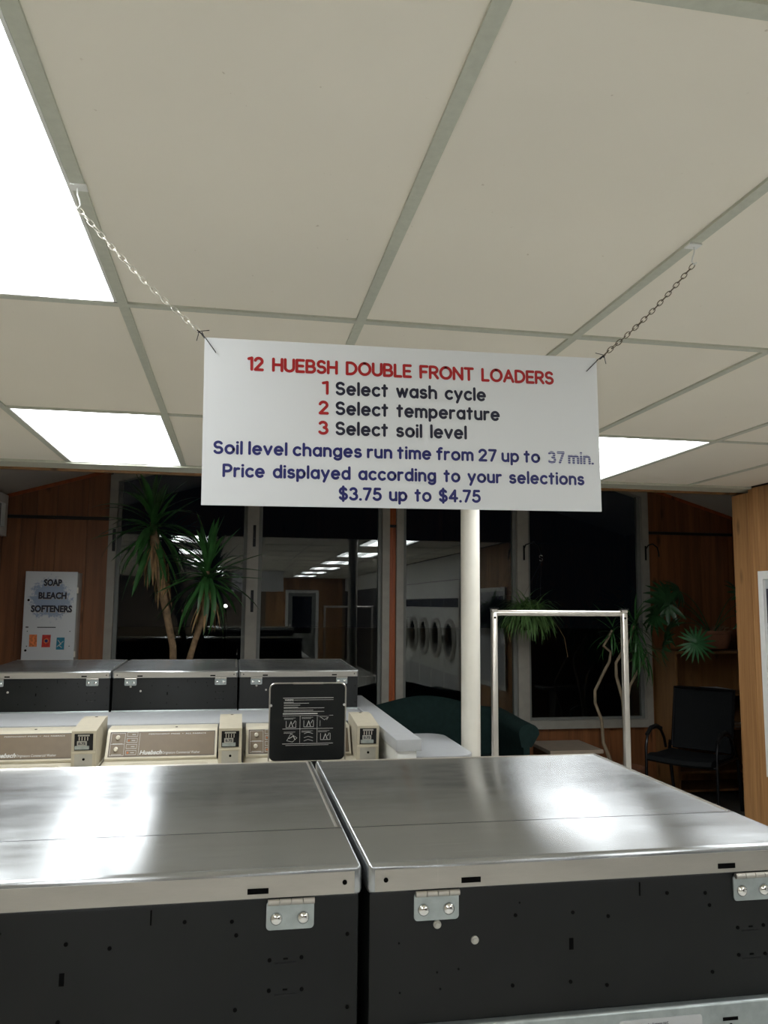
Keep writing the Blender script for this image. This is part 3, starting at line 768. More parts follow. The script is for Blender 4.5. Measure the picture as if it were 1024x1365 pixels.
    text('lettering', 'Huebsch', cx0+.147, fy(zA+.0035)-off, zA+.0035, .0155, 'printwhite', c, width=.098, bold=.0007, shear=.25, tilt=tl)
    text('lettering', 'Originators Commercial Washer', cx0+.247, fy(zA+.004)-off, zA+.004, .0098, 'printwhite', c, width=.166, tilt=tl)
    text('lettering', 'PERMANENT PRESS  •  ALL FABRICS', cx0+.18, fy(zB-.008)-off, zB-.008, .0048, 'printwhite', c, width=.255, tilt=tl)
    lk = lathe(bm_new(), [(.0055, 0), (.0055, .002)], (cx0+.30, 3.955, ct), 12); obj('lock', lk, 'hole', c)
    # coin box
    bx0, bx1 = XRt-.104, XRt-.003; yf = 3.722
    cb = prism(bm_new(), [(yf+.012, BT-.002), (yf-.002, 1.048), (3.95, 1.070), (4.03, 1.070), (4.03, BT-.002)], bx0, bx1, 'YZ')
    cb = obj('coin_box', cb, 'beige2', t, label='beige coin meter with dark window')
    def cz(z): return yf+.012+(z-(BT-.002))/(1.048-(BT-.002))*-.014
    def cpan(xa, xb, za, zb, d0, d1, mat, nm):
        bm = prism(bm_new(), [(cz(za)-d1, za), (cz(zb)-d1, zb), (cz(zb)-d0, zb), (cz(za)-d0, za)], bx0+xa, bx0+xb, 'YZ'); return obj(nm, bm, mat, cb)
    cpan(.012, .089, .966, 1.037, -.001, .001, 'chairmetal', 'coin_window')
    cpan(.016, .074, .972, .986, .001, .014, 'galv', 'coin_slide')
    cpan(.024, .064, .986, 1.006, .001, .008, 'graypanel', 'price_card')
    for k in range(4): cpan(.030+.0115*k, .0335+.0115*k, 1.008, 1.024, .001, .003, 'chrome', 'coin_pin')
    cpan(.026, .074, 1.026, 1.033, .001, .002, 'graypanel', 'brand_plate')
    cpan(.002, .099, .954, .961, -.001, .004, 'beige', 'ledge')
    cpan(.014, .087, .896, .950, -.001, .0012, 'graypanel', 'lock_plate')
    obj('lock', lathe(bm_new(), [(.0055, 0), (.0055, -.003)], (bx0+.052, cz(.928)-.001, .928), 10, 'Y'), 'hole', cb)
    text('lettering', '0.75', bx0+.029, cz(.992)-.0095, .9915, .010, 'ink', cb, width=.030, bold=.0005)
    obj('lock', lathe(bm_new(), [(.007, 0), (.007, .001)], (bx0+.055, 4.0, 1.0705), 10), 'hole', cb)
top_loader(-.574, 'leftmost beige top-load washer with a coin box and brown console')
top_loader(.046, 'middle beige top-load washer, full console with knobs, next to the open lid')
top_loader(.666, 'right end beige top-load washer with its black-lined lid standing open', True)

# ================================================================== HANGING SIGN AND CHAINS
SO = Vector((-.066, 1.450, CAM_H+.173)); st = math.radians(.75); SWD, SHT = .760, .3065
def SF(u, v, off=0): return SO+Vector((u*math.cos(st)-v*math.sin(st), -off, u*math.sin(st)+v*math.cos(st)))
t = thing('hanging_sign', 'white plastic sign with red and blue washer instructions hanging on chains', 'sign', tuple(SO))
bm = bm_new(); vv = []
for off in (0, -.004):
    vv.append([bm.verts.new(SF(u, v, off)) for u, v in ((0, 0), (SWD, 0), (SWD, SHT), (0, SHT))])
bm.faces.new(vv[0]); bm.faces.new(vv[1][::-1])
for i in range(4): bm.faces.new((vv[0][i], vv[1][i], vv[1][(i+1) % 4], vv[0][(i+1) % 4]))
bmesh.ops.recalc_face_normals(bm, faces=bm.faces); bmesh.ops.subdivide_edges(bm, edges=[], cuts=0)
obj('board', bm, 'signwhite', t)
def LL(nm, s, x0, x1, z, h, mat, **k):
    o, r = letter_line(nm, s, x0, x1, z, h, mat, t, SF, **k); print('LETTER', s, round(r, 2)); return o
LL('lettering', '12 HUEBSH DOUBLE FRONT LOADERS', .077, .669, .248, .027, 'red', sw=.25, gap=.235, space=.56)
for s, a, b, z in (('1', .2135, .2265, .209), ('2', .2075, .2270, .1715), ('3', .2070, .2265, .1335)): LL('lettering', s, a, b, z, .0265, 'red', sw=.25)
LL('lettering', 'Select wash cycle', .239, .530, .209, .0262, 'darknavy', space=.52)
LL('lettering', 'Select temperature', .239, .557, .1715, .0262, 'darknavy', space=.52)
LL('lettering', 'Select soil level', .239, .491, .1335, .0262, 'darknavy', space=.52)
LL('lettering', 'Soil level changes run time from 27 up to', .019, .6365, .092, .0248, 'navy', space=.30, gap=.27)
LL('lettering', '37 min.', .652, .747, .0915, .0248, 'faded', space=.22, gap=.27)
LL('lettering', 'Price displayed according to your selections', .036, .726, .0505, .0248, 'navy', space=.52)
LL('lettering', '$3.75 up to $4.75', .245, .516, .0125, .0250, 'navy', space=.50)

def chain(label, top, knot, hole, mat, flip):
    t = thing('hanging_chain', label, 'chain', tuple(top), 'chains holding the sign')
    bm = bm_new(); A = Vector(top)+Vector((0, 0, -.042)); Bv = Vector(knot); L = (Bv-A).length; n = int(L/.0135)
    for k in range(n):
        p = A.lerp(Bv, (k+.5)/n)+Vector((0, 0, -.010*math.sin(PI*(k+.5)/n))); d = (Bv-A).normalized()
        s = Vector((0, 1, 0)) if k % 2 else d.cross(Vector((0, 1, 0))).normalized()
        s = (s+Vector((random.uniform(-.25, .25), random.uniform(-.25, .25), random.uniform(-.25, .25)))).normalized(); s = (s-d*s.dot(d)).normalized()
        pts = [p+d*.0092*math.cos(2*PI*q/10)+s*.0042*math.sin(2*PI*q/10) for q in range(10)]
        tube(bm, pts, .00095, 5, closed=True)
    obj('links', bm, mat, t, True, kind='stuff')
    x, y, z = top; s = flip
    hk = bm_new(); box(hk, x-.014, x+.014, y-.011, y+.011, z-.004, z-.0005)
    tube(hk, [(x-.002*s, y, z-.003), (x-.002*s, y, z-.016), (x+.002*s, y, z-.026), (x+.004*s, y, z-.036), (x, y, z-.043), (x-.006*s, y, z-.038)], .0016, 6)
    obj('hook', hk, 'white', t, label='white clip hooked on the ceiling grid')
    K = Bv; Hh = Vector(hole); wb_ = bm_new(); o = Vector((0, -.004, 0))
    tube(wb_, [K, K+(Hh-K)*.35+Vector((0, -.003, .002)), Hh+o, Hh+Vector((0, -.0006, 0))], .00085, 5)
    tube(wb_, [K, K+(Hh-K)*.35+Vector((0, .008, .002)), Hh+Vector((0, .008, .0)), Hh+Vector((0, .0045, 0))], .00085, 5)
    for k in range(3): tube(wb_, [K+Vector((random.uniform(-.006, .006), random.uniform(-.004, .004), random.uniform(-.006, .006))), K+(Hh-K)*.4*k/3+Vector((.001, 0, 0))], .0011, 5)
    tube(wb_, [K, K+Vector((-.004*s, .0, -.018))], .0007, 5); tube(wb_, [K, K+Vector((.018*s, 0, .003))], .0007, 5)
    obj('tie_wire', wb_, 'chairmetal', t)
chain('pale chain and wire holding the left corner of the hanging sign', (-.302, 1.46, H), (-.080, 1.45, CAM_H+.490), tuple(SF(.020, .279)), 'chain', 1)
chain('dark chain and wire holding the right corner of the hanging sign', (.916, 1.46, H), (.706, 1.45, CAM_H+.497), tuple(SF(.738, .279)), 'chaindark', -1)

# ================================================================== POLE
t = thing('support_pole', 'round white-painted steel pole standing behind the hanging sign', 'pole', (1.315, 4.50, 0))
obj('shaft', T([(1.315, 4.45, .006), (1.315, 4.45, 2.342)], .054, 28), 'pole', t, True)
obj('base_plate', B(1.24, 1.39, 4.375, 4.525, 0, .006), 'chairmetal', t)
obj('cap_plate', B(1.24, 1.39, 4.375, 4.525, 2.336, 2.342), 'white', t)

# ================================================================== LAUNDRY CART WITH RACK
t = thing('laundry_cart', 'chrome wheeled laundry cart with a square hanging rail behind the near washer', 'cart', (1.415, 3.4, 0))
cy = 3.40; xa, xb = 1.112, 1.722; zt = CAM_H-.032
def flatbar(p, q, r=.0125): return T([p, q], r, 12)
obj('rail', T([(xa, cy, zt), (xb, cy, zt)], .0125, 14), 'chrome', t, True, label='horizontal chrome hanging rail')
for x in (xa, xb):
    u = obj('upright', B(x-.0125, x+.0125, cy-.0125, cy+.0125, .20, zt+.003, bev=.003), 'chrome', t, True)
    obj('cap', B(x-.017, x+.017, cy-.016, cy+.016, zt+.018, zt+.022), 'rubber', u)
    obj('screw', lathe(bm_new(), [(.005, 0), (.005, -.002)], (x, cy-.0125, zt-.02), 10, 'Y'), 'hole', u)
    obj('end_cap', B(x-.014, x+.014, cy-.0135, cy+.0135, zt+.003, zt+.018, bev=.003), 'chrome', u)
bk = bm_new()
y0, y1, z0, z1 = 3.05, 3.72, .36, .72
for z, s in ((z1, 0), (.55, .01), (z0, .03)):
    tube(bk, [(xa+.0+s, y0+s, z), (xb-s, y0+s, z), (xb-s, y1-s, z), (xa+s, y1-s, z)], .005, 6, closed=True)
for k in range(15):
    x = xa+.03+(xb-xa-.06)*k/14
    tube(bk, [(x, y0, z1), (x, y0+.03, z0), (x, y1-.03, z0), (x, y1, z1)], .0022, 5)
for k in range(15):
    y = y0+.04+(y1-y0-.08)*k/14
    tube(bk, [(xa, y, z1), (xa+.03, y, z0), (xb-.03, y, z0), (xb, y, z1)], .0022, 5)
obj('basket', bk, 'chrome', t, True, kind='stuff')
fr = bm_new(); tube(fr, [(xa+.01, y0+.03, .2), (xb-.01, y0+.03, .2), (xb-.01, y1-.03, .2), (xa+.01, y1-.03, .2)], .011, 8, closed=True)
for x in (xa+.03, xb-.03):
    for y in (y0+.04, y1-.04): tube(fr, [(x, y, .2), (x, y, .36)], .008, 8)
obj('base_frame', fr, 'chrome', t, True)
for x in (xa+.03, xb-.03):
    for y in (y0+.05, y1-.05):
        wh = obj('caster', lathe(bm_new(), [(.02, -.014), (.055, -.014), (.06, -.008), (.06, .008), (.055, .014), (.02, .014)], (x, y, .06), 18, 'X'), 'rubber', t, True)
        obj('fork', B(x-.022, x+.022, y-.012, y+.012, .118, .19), 'chrome', wh)

# ================================================================== SOAP VENDING BOX on the left wall
vx0, vx1, vz0, vz1, vy0 = -1.60, -1.218, 1.13, 1.833, 6.60
t = thing('soap_vending_box', 'white wall box selling soap, bleach and softeners on the wood panelling', 'vending machine', ((vx0+vx1)/2, GY, vz0))
obj('cabinet', B(vx0+.004, vx1-.001, vy0+.012, GY-.001, vz0, vz1-.004, bev=.004), 'white', t, True)
dm = B(vx0, vx1, vy0, vy0+.011, vz0+.001, vz1, bev=.003); dd = obj('door', dm, 'splash', t, True)
F1 = vy0-.0008
cx = (vx0+vx1)/2+.012
for s, z, wd in (('SOAP', 1.725, .132), ('BLEACH', 1.625, .205), ('SOFTENERS', 1.524, .300)):
    text('lettering', s, cx-wd/2+.003, F1+.0003, z-.004, .047, 'graypanel', dd, width=wd, bold=.0035)
    text('lettering', s, cx-wd/2, F1-.0006, z, .047, 'ink', dd, width=wd, bold=.0030)
def pk_(x, z, wdt, hgt, mat, lab, shear=0):
    a = [(x+shear, z), (x+wdt+shear, z), (x+wdt, z+hgt), (x, z+hgt)]
    return obj('product_picture', prism(bm_new(), a, vy0-.0012, vy0+.0002), mat, dd, label=lab)
pz = 1.258
pk_(vx0+.052, pz, .056, .092, 'sorange', 'orange detergent picture', .002); pk_(vx0+.146, pz-.004, .062, .094, 'sred', 'red detergent picture', -.002); pk_(vx0+.252, pz-.022, .058, .092, 'steal', 'teal bleach picture', -.002)
d2 = bm_new(); disc(d2, vx0+.177, vy0-.0016, pz+.044, .02, 16); obj('printed_emblem', d2, 'sorange', dd)
d2 = bm_new(); disc(d2, vx0+.177, vy0-.0022, pz+.044, .012, 16); obj('printed_emblem', d2, 'navy', dd)
d2 = bm_new(); stroke(d2, [(vx0+.262, pz+.05), (vx0+.285, pz+.02), (vx0+.27, pz+.01), (vx0+.29, pz-.005)], .006, lambda u, v: Vector((u, vy0-.0018, v))); stroke(d2, [(vx0+.258, pz), (vx0+.276, pz+.018), (vx0+.30, pz+.04)], .006, lambda u, v: Vector((u, vy0-.0018, v))); obj('printed_emblem', d2, 'printwhite', dd)
d2 = bm_new(); box(d2, vx0+.105, vx0+.24, vy0-.001, vy0+.0002, 1.402, 1.408); box(d2, vx0+.022, vx0+.042, vy0-.001, vy0+.0002, 1.402, 1.410)
for x, z in ((.032, 1.612), (.03, 1.23)): disc(d2, vx0+x, vy0-.0012, z, .009, 12)
for x, z in ((.036, 1.375), (.345, 1.375), (.036, 1.262), (.345, 1.262)): disc(d2, vx0+x, vy0-.0006, z, .004, 8)
obj('lock', d2, 'hole', dd)
d2 = bm_new()
for x in (.062, .170, .280): box(d2, vx0+x-.008, vx0+x+.058, vy0-.001, vy0+.0002, vz0+.003, vz0+.028)
obj('dispensing_slot', d2, 'hole', dd)
for z in (1.69, 1.20): obj('hinge', B(vx1-.001, vx1+.010, vy0+.002, vy0+.018, z-.022, z+.022), 'knob', t)
obj('dark_mount', B(vx0+.05, vx1-.05, GY-.05, GY-.001, vz0-.06, vz0), 'darktrim', t)

# ================================================================== SOFA
def sofa():
    t = thing('sofa', 'dark green camelback sofa with a rolled arm below the windows', 'sofa', (1.46, 6.1, 0))
    xc, hw = 1.46, .60
    N = 26
    def top(x):
        q = min(1, abs(x-xc)/hw); return CAM_H-.700-.095*(1-math.cos(q*PI))/2
    bm = bm_new(); rows = []
    for i in range(N+1):
        x = xc-hw+2*hw*i/N; zt = top(x); row = []
        prof = [(6.12, .40), (6.14, zt-.10), (6.17, zt-.035), (6.215, zt), (6.27, zt-.012), (6.315, zt-.06), (6.32, .14), (6.18, .14)]
        rows.append([bm.verts.new((x, y, z)) for y, z in prof])
    for A, C in zip(rows, rows[1:]):
        for k in range(len(A)): bm.faces.new((A[k], A[(k+1) % len(A)], C[(k+1) % len(A)], C[k]))
    bm.faces.new(rows[0][::-1]); bm.faces.new(rows[-1]); bmesh.ops.recalc_face_normals(bm, faces=bm.faces)
    obj('backrest', bm, 'sofa', t, True)
    obj('base', B(xc-hw, xc+hw, 5.52, 6.17, .12, .33, bev=.02), 'sofa', t, True)
    for a in (xc-hw+.02, xc+.005): obj('seat_cushion', B(a, a+hw-.03, 5.50, 6.12, .335, .47, bev=.045, seg=4), 'sofa', t, True)
    for s in (-1, 1):
        xa_ = xc+s*(hw-.03)
        # rolled arm sweeping down from the back
        bm = bm_new(); sec = []
        path = [(6.28, 0.0), (6.1, -.005), (5.9, -.015), (5.7, -.025), (5.50, -.03)]
        rings = []
        for y, dz in path:
            zc = CAM_H-.865+dz; ring = []
            for k in range(20):
                a = 2*PI*k/20; r = .072
                x = xa_+s*.02+s*r*math.cos(a)*1.05; z = zc+r*math.sin(a)
                if a > PI*1.05 and a < PI*1.95: z = .14 if .35*PI+PI < a < 1.65*PI+0 else zc-.09; x = xa_+s*r*.55*math.cos(a)
                ring.append(bm.verts.new((x, y, z)))
            rings.append(ring)
        for A, C in zip(rings, rings[1:]):
            for k in range(20): bm.faces.new((A[k], A[(k+1) % 20], C[(k+1) % 20], C[k]))
        bm.faces.new(rings[0]); bm.faces.new(rings[-1][::-1]); bmesh.ops.recalc_face_normals(bm, faces=bm.faces)
        obj('arm', bm, 'sofa', t, True)
    for x in (xc-hw+.03, xc+hw-.03):
        for y in (5.57, 6.24): obj('leg', lathe(bm_new(), [(.018, 0), (.026, .06), (.03, .14)], (x, y, 0), 10), 'wood_shelf', t)
sofa()

# ================================================================== TABLES
t = thing('side_table', 'low grey-brown laminate table between the green sofa and the window wall', 'table', (2.49, 5.9, 0))
zt = .55; obj('tabletop', B(2.285, 2.70, 5.70, 6.14, zt-.028, zt, bev=.003), 'tabletop', t)
obj('box_body', B(2.31, 2.675, 5.725, 6.115, .04, zt-.028), 'wood_shelf', t); 
for x in (2.34, 2.645):
    for y in (5.755, 6.085): obj('foot', B(x-.02, x+.02, y-.02, y+.02, 0, .04), 'hole', t)

t = thing('folding_table', 'white round-cornered laundry table between the counter end and the pole', 'table', (1.02, 4.33, 0))
obj('tabletop', prism(bm_new(), rrect(.83, 1.205, 3.98, 4.69, .10, 8), .825, .855, 'XY'), 'laminate', t)
obj('pedestal', B(.98, 1.08, 4.2, 4.45, .02, .825), 'chairmetal', t); obj('foot', B(.86, 1.2, 4.15, 4.5, 0, .02), 'chairmetal', t)

t = thing('wall_shelf_table', 'white laminate table end poking out beside the wood wall at right edge', 'table', (3.6, 5.05, 0))
zt = CAM_H-.90
obj('tabletop', B(3.40, 4.54, 4.73, 5.02, zt-.035, zt, bev=.002), 'laminate', t, label='white table top')
for x in (3.56, 4.46): obj('leg', prism(bm_new(), [(4.75, 0), (4.80, 0), (5.00, zt-.035), (4.75, zt-.035)], x, x+.03, 'YZ'), 'frame', t)

# ================================================================== NOTICE BOARD on the right wall
t = thing('notice_board', 'white framed board with dark squares on the oak wall at right edge', 'notice board', (XR, 3.9, 1.4))
y1, y0 = 4.448, 3.2; z0, z1 = .60, CAM_H+.222
f = bm_new()
for q in ((y1-.045, y1, z0, z1), (y0, y0+.045, z0, z1), (y0+.045, y1-.045, z0, z0+.05), (y0+.045, y1-.045, z1-.05, z1)): box(f, XR-.028, XR-.001, *q)
obj('frame', f, 'white', t); bd = obj('backing', B(XR-.010, XR-.0015, y0+.045, y1-.045, z0+.05, z1-.05), 'laminate', t)
q = bm_new()
box(q, XR-.012, XR-.0101, 3.9, y1-.052, CAM_H-.09, CAM_H+.115); box(q, XR-.012, XR-.0101, 3.9, y1-.052, CAM_H-.175, CAM_H-.145)
obj('dark_notice', q, 'ink', bd)

# ================================================================== BOOKSHELF
bx0, bx1, by0, by1, bz = 3.712, 4.50, 6.42, 6.785, CAM_H-.377
t = thing('bookshelf', 'open wooden bookcase against the back wall, under the potted plants', 'bookshelf', ((bx0+bx1)/2, by1, 0))
for x in (bx0, bx1-.02): obj('side_panel', B(x, x+.02, by0, by1, 0, bz-.02), 'wood_shelf', t)
for z in (bz-.02, CAM_H-.757, CAM_H-1.045, CAM_H-1.40, .05):
    if z == bz-.02: obj('top_panel', B(bx0, bx1, by0, by1, z, z+.02), 'wood_shelf', t)
    else: obj('shelf', B(bx0+.02, bx1-.02, by0+.002, by1-.01, z, z+.018), 'wood_shelf', t)
obj('back_panel', B(bx0+.02, bx1-.02, by1-.01, by1-.004, 0.0, bz-.02), 'wood_shelf', t)
def mags(x, z, n, wdt, lab, cat='magazines', mat='paper', dep=.22):
    for k in range(n):
        th = random.uniform(.008, .013); dx = random.uniform(-.012, .012); o = B(x+dx, x+dx+wdt, by0+.02, by0+.02+dep, z+.0004, z+th)
        z += th+.0006
        tag(obj('magazine', o, mat if k % 2 else 'printwhite', None, False, (x, by0, z)), lab(k, n), 'magazine', 'magazines on the bookcase')
pos = lambda where: (lambda k, n: f'{["bottom", "second", "third", "top"][k] if k < n-1 else "top"} magazine of the {where}')
mags(3.75, CAM_H-.739, 3, .14, pos('left pile on the bookcase upper shelf'))
mags(4.02, CAM_H-.739, 3, .22, pos('right pile on the bookcase upper shelf'))
mags(4.12, CAM_H-1.027, 3, .22, pos('pile on the bookcase middle shelf'))

# ================================================================== BLACK CHAIR
def armchair():
    loc = Vector((3.59, 6.0, 0)); rot = math.radians(-52)
    t = thing('armchair', 'black high-back mesh armchair with dark metal arms before the bookcase', 'chair', (0, 0, 0))
    # local: facing -Y, seat centre origin
    def sheet(rows, th, nm):
        bm = bm_new(); g = [[bm.verts.new(p) for p in r] for r in rows]; 
        for A, C in zip(g, g[1:]):
            for k in range(len(A)-1): bm.faces.new((A[k], A[k+1], C[k+1], C[k]))
        bmesh.ops.recalc_face_normals(bm, faces=bm.faces); bmesh.ops.solidify(bm, geom=bm.faces[:], thickness=th)
        return obj(nm, bm, 'chairfab', t, True)
    rows = []
    for z, y in ((.45, .19), (.55, .225), (.70, .25), (.85, .275), (.925, .295), (.94, .31)):
        rows.append([(x, y+.03*(1-(x/.235)**2), z) for x in (-.235, -.15, -.05, .05, .15, .235)])
    sheet(rows, .03, 'backrest')
    rows = []
    for y, z in ((.20, .44), (.10, .435), (-.08, .44), (-.22, .455), (-.27, .445), (-.285, .415)):
        rows.append([(x, y, z-.012*(1-(x/.25)**2)) for x in (-.25, -.16, -.05, .05, .16, .25)])
    sheet(rows, .045, 'seat')
    for s in (-1, 1):
        x = s*.275
        a = T([(x, -.24, .0), (x, -.235, .3), (x, -.23, .50), (x, -.20, .58), (x, -.13, .625), (x, -.03, .63), (x, .06, .60), (x, .12, .53), (x, .15, .45)], .012, 8)
        aa = obj('arm_frame', a, 'chairmetal', t, True, label='dark metal arm and front leg in one loop')
        obj('arm_pad', T([(x, -.21, .587), (x, -.13, .636), (x, -.03, .641), (x, .06, .611)], .016, 8), 'rubber', aa, True)
        obj('rear_leg', T([(x*.93, .20, .50), (x, .22, .40), (x*.98, .30, .0)], .014, 8), 'chairmetal', t, True)
        obj('seat_rail', T([(x, .215, .42), (x, -.235, .42)], .010, 8), 'chairmetal', t, True)
    obj('back_frame', T([(-.24, .20, .46), (-.245, .30, .93), (.245, .30, .93), (.24, .20, .46)], .012, 8), 'chairmetal', t, True)
    obj('crossbar', T([(-.275, -.235, .40), (.275, -.235, .40)], .010, 8), 'chairmetal', t, True)
    t.location = loc; t.rotation_euler = (0, 0, rot)
armchair()

# ================================================================== PLANTS
def blade(bm, L, W, droop, fold=.18, n=7, base=Matrix.Identity(4), curl=0):
    """sword leaf growing along +X from the origin, drooping towards -Z"""
    prev = None
    for i in range(n+1):
        s = i/n; w_ = W*(.55+1.1*s-1.65*s*s*s)*(1 if s < 1 else 0)
        w_ = max(w_, .0004); ang = droop*s; x = L*(s-.18*droop*droop*s**3); z = -L*droop*.5*s*s
        c = base @ Vector((x, curl*s*s*L, z)); a = base @ Vector((x, curl*s*s*L-w_/2, z+fold*w_)); b = base @ Vector((x, curl*s*s*L+w_/2, z+fold*w_))
        cur = [bm.verts.new(a), bm.verts.new(c), bm.verts.new(b)]
        if prev:
            for k in (0, 1): bm.faces.new((prev[k], prev[k+1], cur[k+1], cur[k]))
        prev = cur
leafm = {}
def leaf_meshes(kind, mat, L, W, droops):
    if kind not in leafm:
        leafm[kind] = []
        for q, dr in enumerate(droops):
            bm = bm_new(); blade(bm, L, W, dr, curl=random.uniform(-.08, .08)); leafm[kind].append(mesh_of('leaf', bm, mat, True))
    return leafm[kind]
def rosette(t, c, kind, n, el0, el1, ymax, zmax=None, L=.40, name='leaf', jit=.02):
    c = Vector(c); k = 0
    for i in range(n*3):
        if k >= n: break
        az = i*2.39996+random.uniform(-.2, .2); f = (k+.5)/n; el = el1+(el0-el1)*f+random.uniform(-.12, .12)
        me = random.choice(leafm[kind]); sc = random.uniform(.8, 1.08)
        tip = c+Vector((math.cos(az)*math.cos(el), math.sin(az)*math.cos(el), math.sin(el)))*L*sc
        if tip.y > ymax or (zmax and tip.z > zmax): 
            k += .35; continue
        k += 1
        piece(name, me, c+Vector((0, 0, random.uniform(-jit, jit)-(1-f)*jit*1.5)), t, (0, -el, az), (sc, sc*random.uniform(.85, 1.15), sc))
leaf_meshes('yucca', 'leaf', .46, .048, (.2, .4, .7, 1.0))
leaf_meshes('drac', 'leaf', .26, .018, (.3, .6, 1.0, 1.3))
leaf_meshes('dead', 'leafdead', .20, .018, (.1, .3, .5))

pot_c = (-.40, 6.2)
t = thing('potted_yucca', 'tall two-stemmed yucca in a pot before the left window', 'potted plant', (pot_c[0], pot_c[1], 0))
pt = obj('pot', lathe(bm_new(), [(.12, 0), (.17, .28), (.185, .30), (.185, .33), (.165, .33), (.16, .30)], (*pot_c, 0), 28), 'terra', t, True)
obj('soil', lathe(bm_new(), [(.155, .285), (.155, .295), (.001, .300)], (*pot_c, 0), 20), 'soil', t)
yc1 = Vector((-.635, 6.22, CAM_H+.60)); yc2 = Vector((-.215, 6.10, CAM_H+.235))
obj('stem', T([(-.43, 6.2, .29), (-.455, 6.2, .75), (-.44, 6.2, 1.10), (-.45, 6.2, 1.28), (-.50, 6.2, 1.50), (-.56, 6.2, 1.80), (-.61, 6.2, 2.05), tuple(yc1)], [.034, .03, .027, .026, .028, .04, .036, .018], 12), 'bark', t, True)
obj('stem', T([(-.36, 6.2, .29), (-.37, 6.17, .8), (-.335, 6.13, 1.15), (-.29, 6.12, 1.32), (-.235, 6.1, 1.50), (-.21, 6.1, 1.66), tuple(yc2)], [.032, .028, .024, .022, .024, .03, .015], 12), 'bark', t, True)
rosette(t, yc1, 'yucca', 64, 1.45, -1.25, 6.76, None, .46, jit=.07)
rosette(t, yc2, 'yucca', 58, 1.45, -1.15, 6.76, None, .46, jit=.05)
for c, n, r in ((Vector((-.60, 6.2, 2.02)), 26, .035), (Vector((-.222, 6.1, 1.70)), 22, .028)):
    for k in range(n):
        az = k*2.4; dz = random.uniform(-.10, .03); p = c+Vector((math.cos(az)*r, math.sin(az)*r, dz))
        piece('dead_leaf', random.choice(leafm['dead']), p, t, (0, random.uniform(.95, 1.4), az), (random.uniform(.9, 1.5),)*3)
for c, n, r, dz0 in ((Vector((-.545, 6.2, 1.84)), 20, .038, .1),):
    for k in range(n):
        az = k*2.4; p = c+Vector((math.cos(az)*r, math.sin(az)*r, random.uniform(-.14, .06)))
        piece('dead_leaf', random.choice(leafm['dead']), p, t, (0, random.uniform(1.25, 1.5), az), (random.uniform(.8, 1.1),)*3)

# dracaena with bent canes, right of the cart
t = thing('potted_dracaena', 'spiky dracaena on bent bare canes beside the right window frame', 'potted plant', (3.24, 6.42, 0))
obj('pot', lathe(bm_new(), [(.12, 0), (.155, .22), (.17, .24), (.17, .27), (.15, .27), (.145, .24)], (3.24, 6.45, 0), 26), 'terra', t, True)
obj('soil', lathe(bm_new(), [(.142, .225), (.142, .235), (.001, .24)], (3.24, 6.45, 0), 20), 'soil', t)
Z = CAM_H
obj('cane', T([(3.14, 6.42, .23), (3.03, 6.4, Z-1.122), (3.02, 6.4, Z-.94), (2.965, 6.4, Z-.80), (2.965, 6.4, Z-.70), (3.03, 6.4, Z-.58), (3.10, 6.4, Z-.46), (3.115, 6.4, Z-.38), (3.05, 6.4, Z-.33), (3.09, 6.4, Z-.27), (3.13, 6.4, Z-.20)], [.018, .014, .013, .0125, .0125, .012, .012, .012, .012, .011, .009], 10), 'cane', t, True)
obj('cane', T([(3.24, 6.44, .23), (3.235, 6.42, Z-1.0), (3.215, 6.4, Z-.78), (3.16, 6.4, Z-.58), (3.16, 6.4, Z-.47), (3.22, 6.4, Z-.38), (3.30, 6.4, Z-.27), (3.33, 6.4, Z-.16)], [.019, .016, .015, .014, .013, .012, .011, .01], 10), 'cane', t, True)
obj('cane', T([(3.27, 6.46, .23), (3.25, 6.42, Z-.85), (3.28, 6.4, Z-.66), (3.37, 6.4, Z-.52), (3.44, 6.4, Z-.40)], [.016, .013, .012, .011, .009], 10), 'cane', t, True)
rosette(t, (3.335, 6.38, Z-.13), 'drac', 46, 1.4, -1.4, 6.74, None, .27, jit=.05)
rosette(t, (3.345, 6.36, Z-.28), 'drac', 34, .2, -1.5, 6.74, None, .26, jit=.06)
rosette(t, (3.135, 6.40, Z-.19), 'drac', 20, 1.2, -1.1, 6.74, None, .24, jit=.03)
rosette(t, (3.445, 6.40, Z-.38), 'drac', 14, .9, -1.4, 6.74, None, .24, jit=.03)

# hanging spider plant
hc = Vector((2.40, 6.42, Z-.08))
t = thing('hanging_spider_plant', 'grassy spider plant in a basket hanging before the right window mullion', 'hanging plant', tuple(hc))
obj('basket', lathe(bm_new(), [(.06, -.12), (.10, -.02), (.112, .04), (.104, .04), (.001, .03)], tuple(hc), 20), 'soil', t, True)
bm = bm_new()
for k in range(800):
    az = random.uniform(0, 2*PI); el = random.uniform(-.2, 1.2); L = random.uniform(.16, .33); dr = random.uniform(1.2, 2.9)
    m = Matrix.Translation(hc+Vector((random.uniform(-.07, .07), random.uniform(-.07, .07), .03))) @ Matrix.Rotation(az, 4, 'Z') @ Matrix.Rotation(-el, 4, 'Y')
    # arching, falling blade built point by point
    pts = []; p = Vector(m.translation); d = Vector((math.cos(az)*math.cos(el), math.sin(az)*math.cos(el)*.8, math.sin(el)))
    n = 7; side = Vector((-math.sin(az), math.cos(az), 0))
    prev = None
    for i in range(n+1):
        s = i/n; wv = .006*(1-s)**.6+.0006
        q = [bm.verts.new(p-side*wv), bm.verts.new(p+side*wv)]
        if prev: bm.faces.new((prev[0], prev[1], q[1], q[0]))
        prev = q; d = (d+Vector((0, 0, -dr/n*1.05))).normalized(); p = p+d*L/n
        if p.y > 6.74: p.y = 6.74
obj('foliage', bm, 'leafpale', t, kind='stuff')
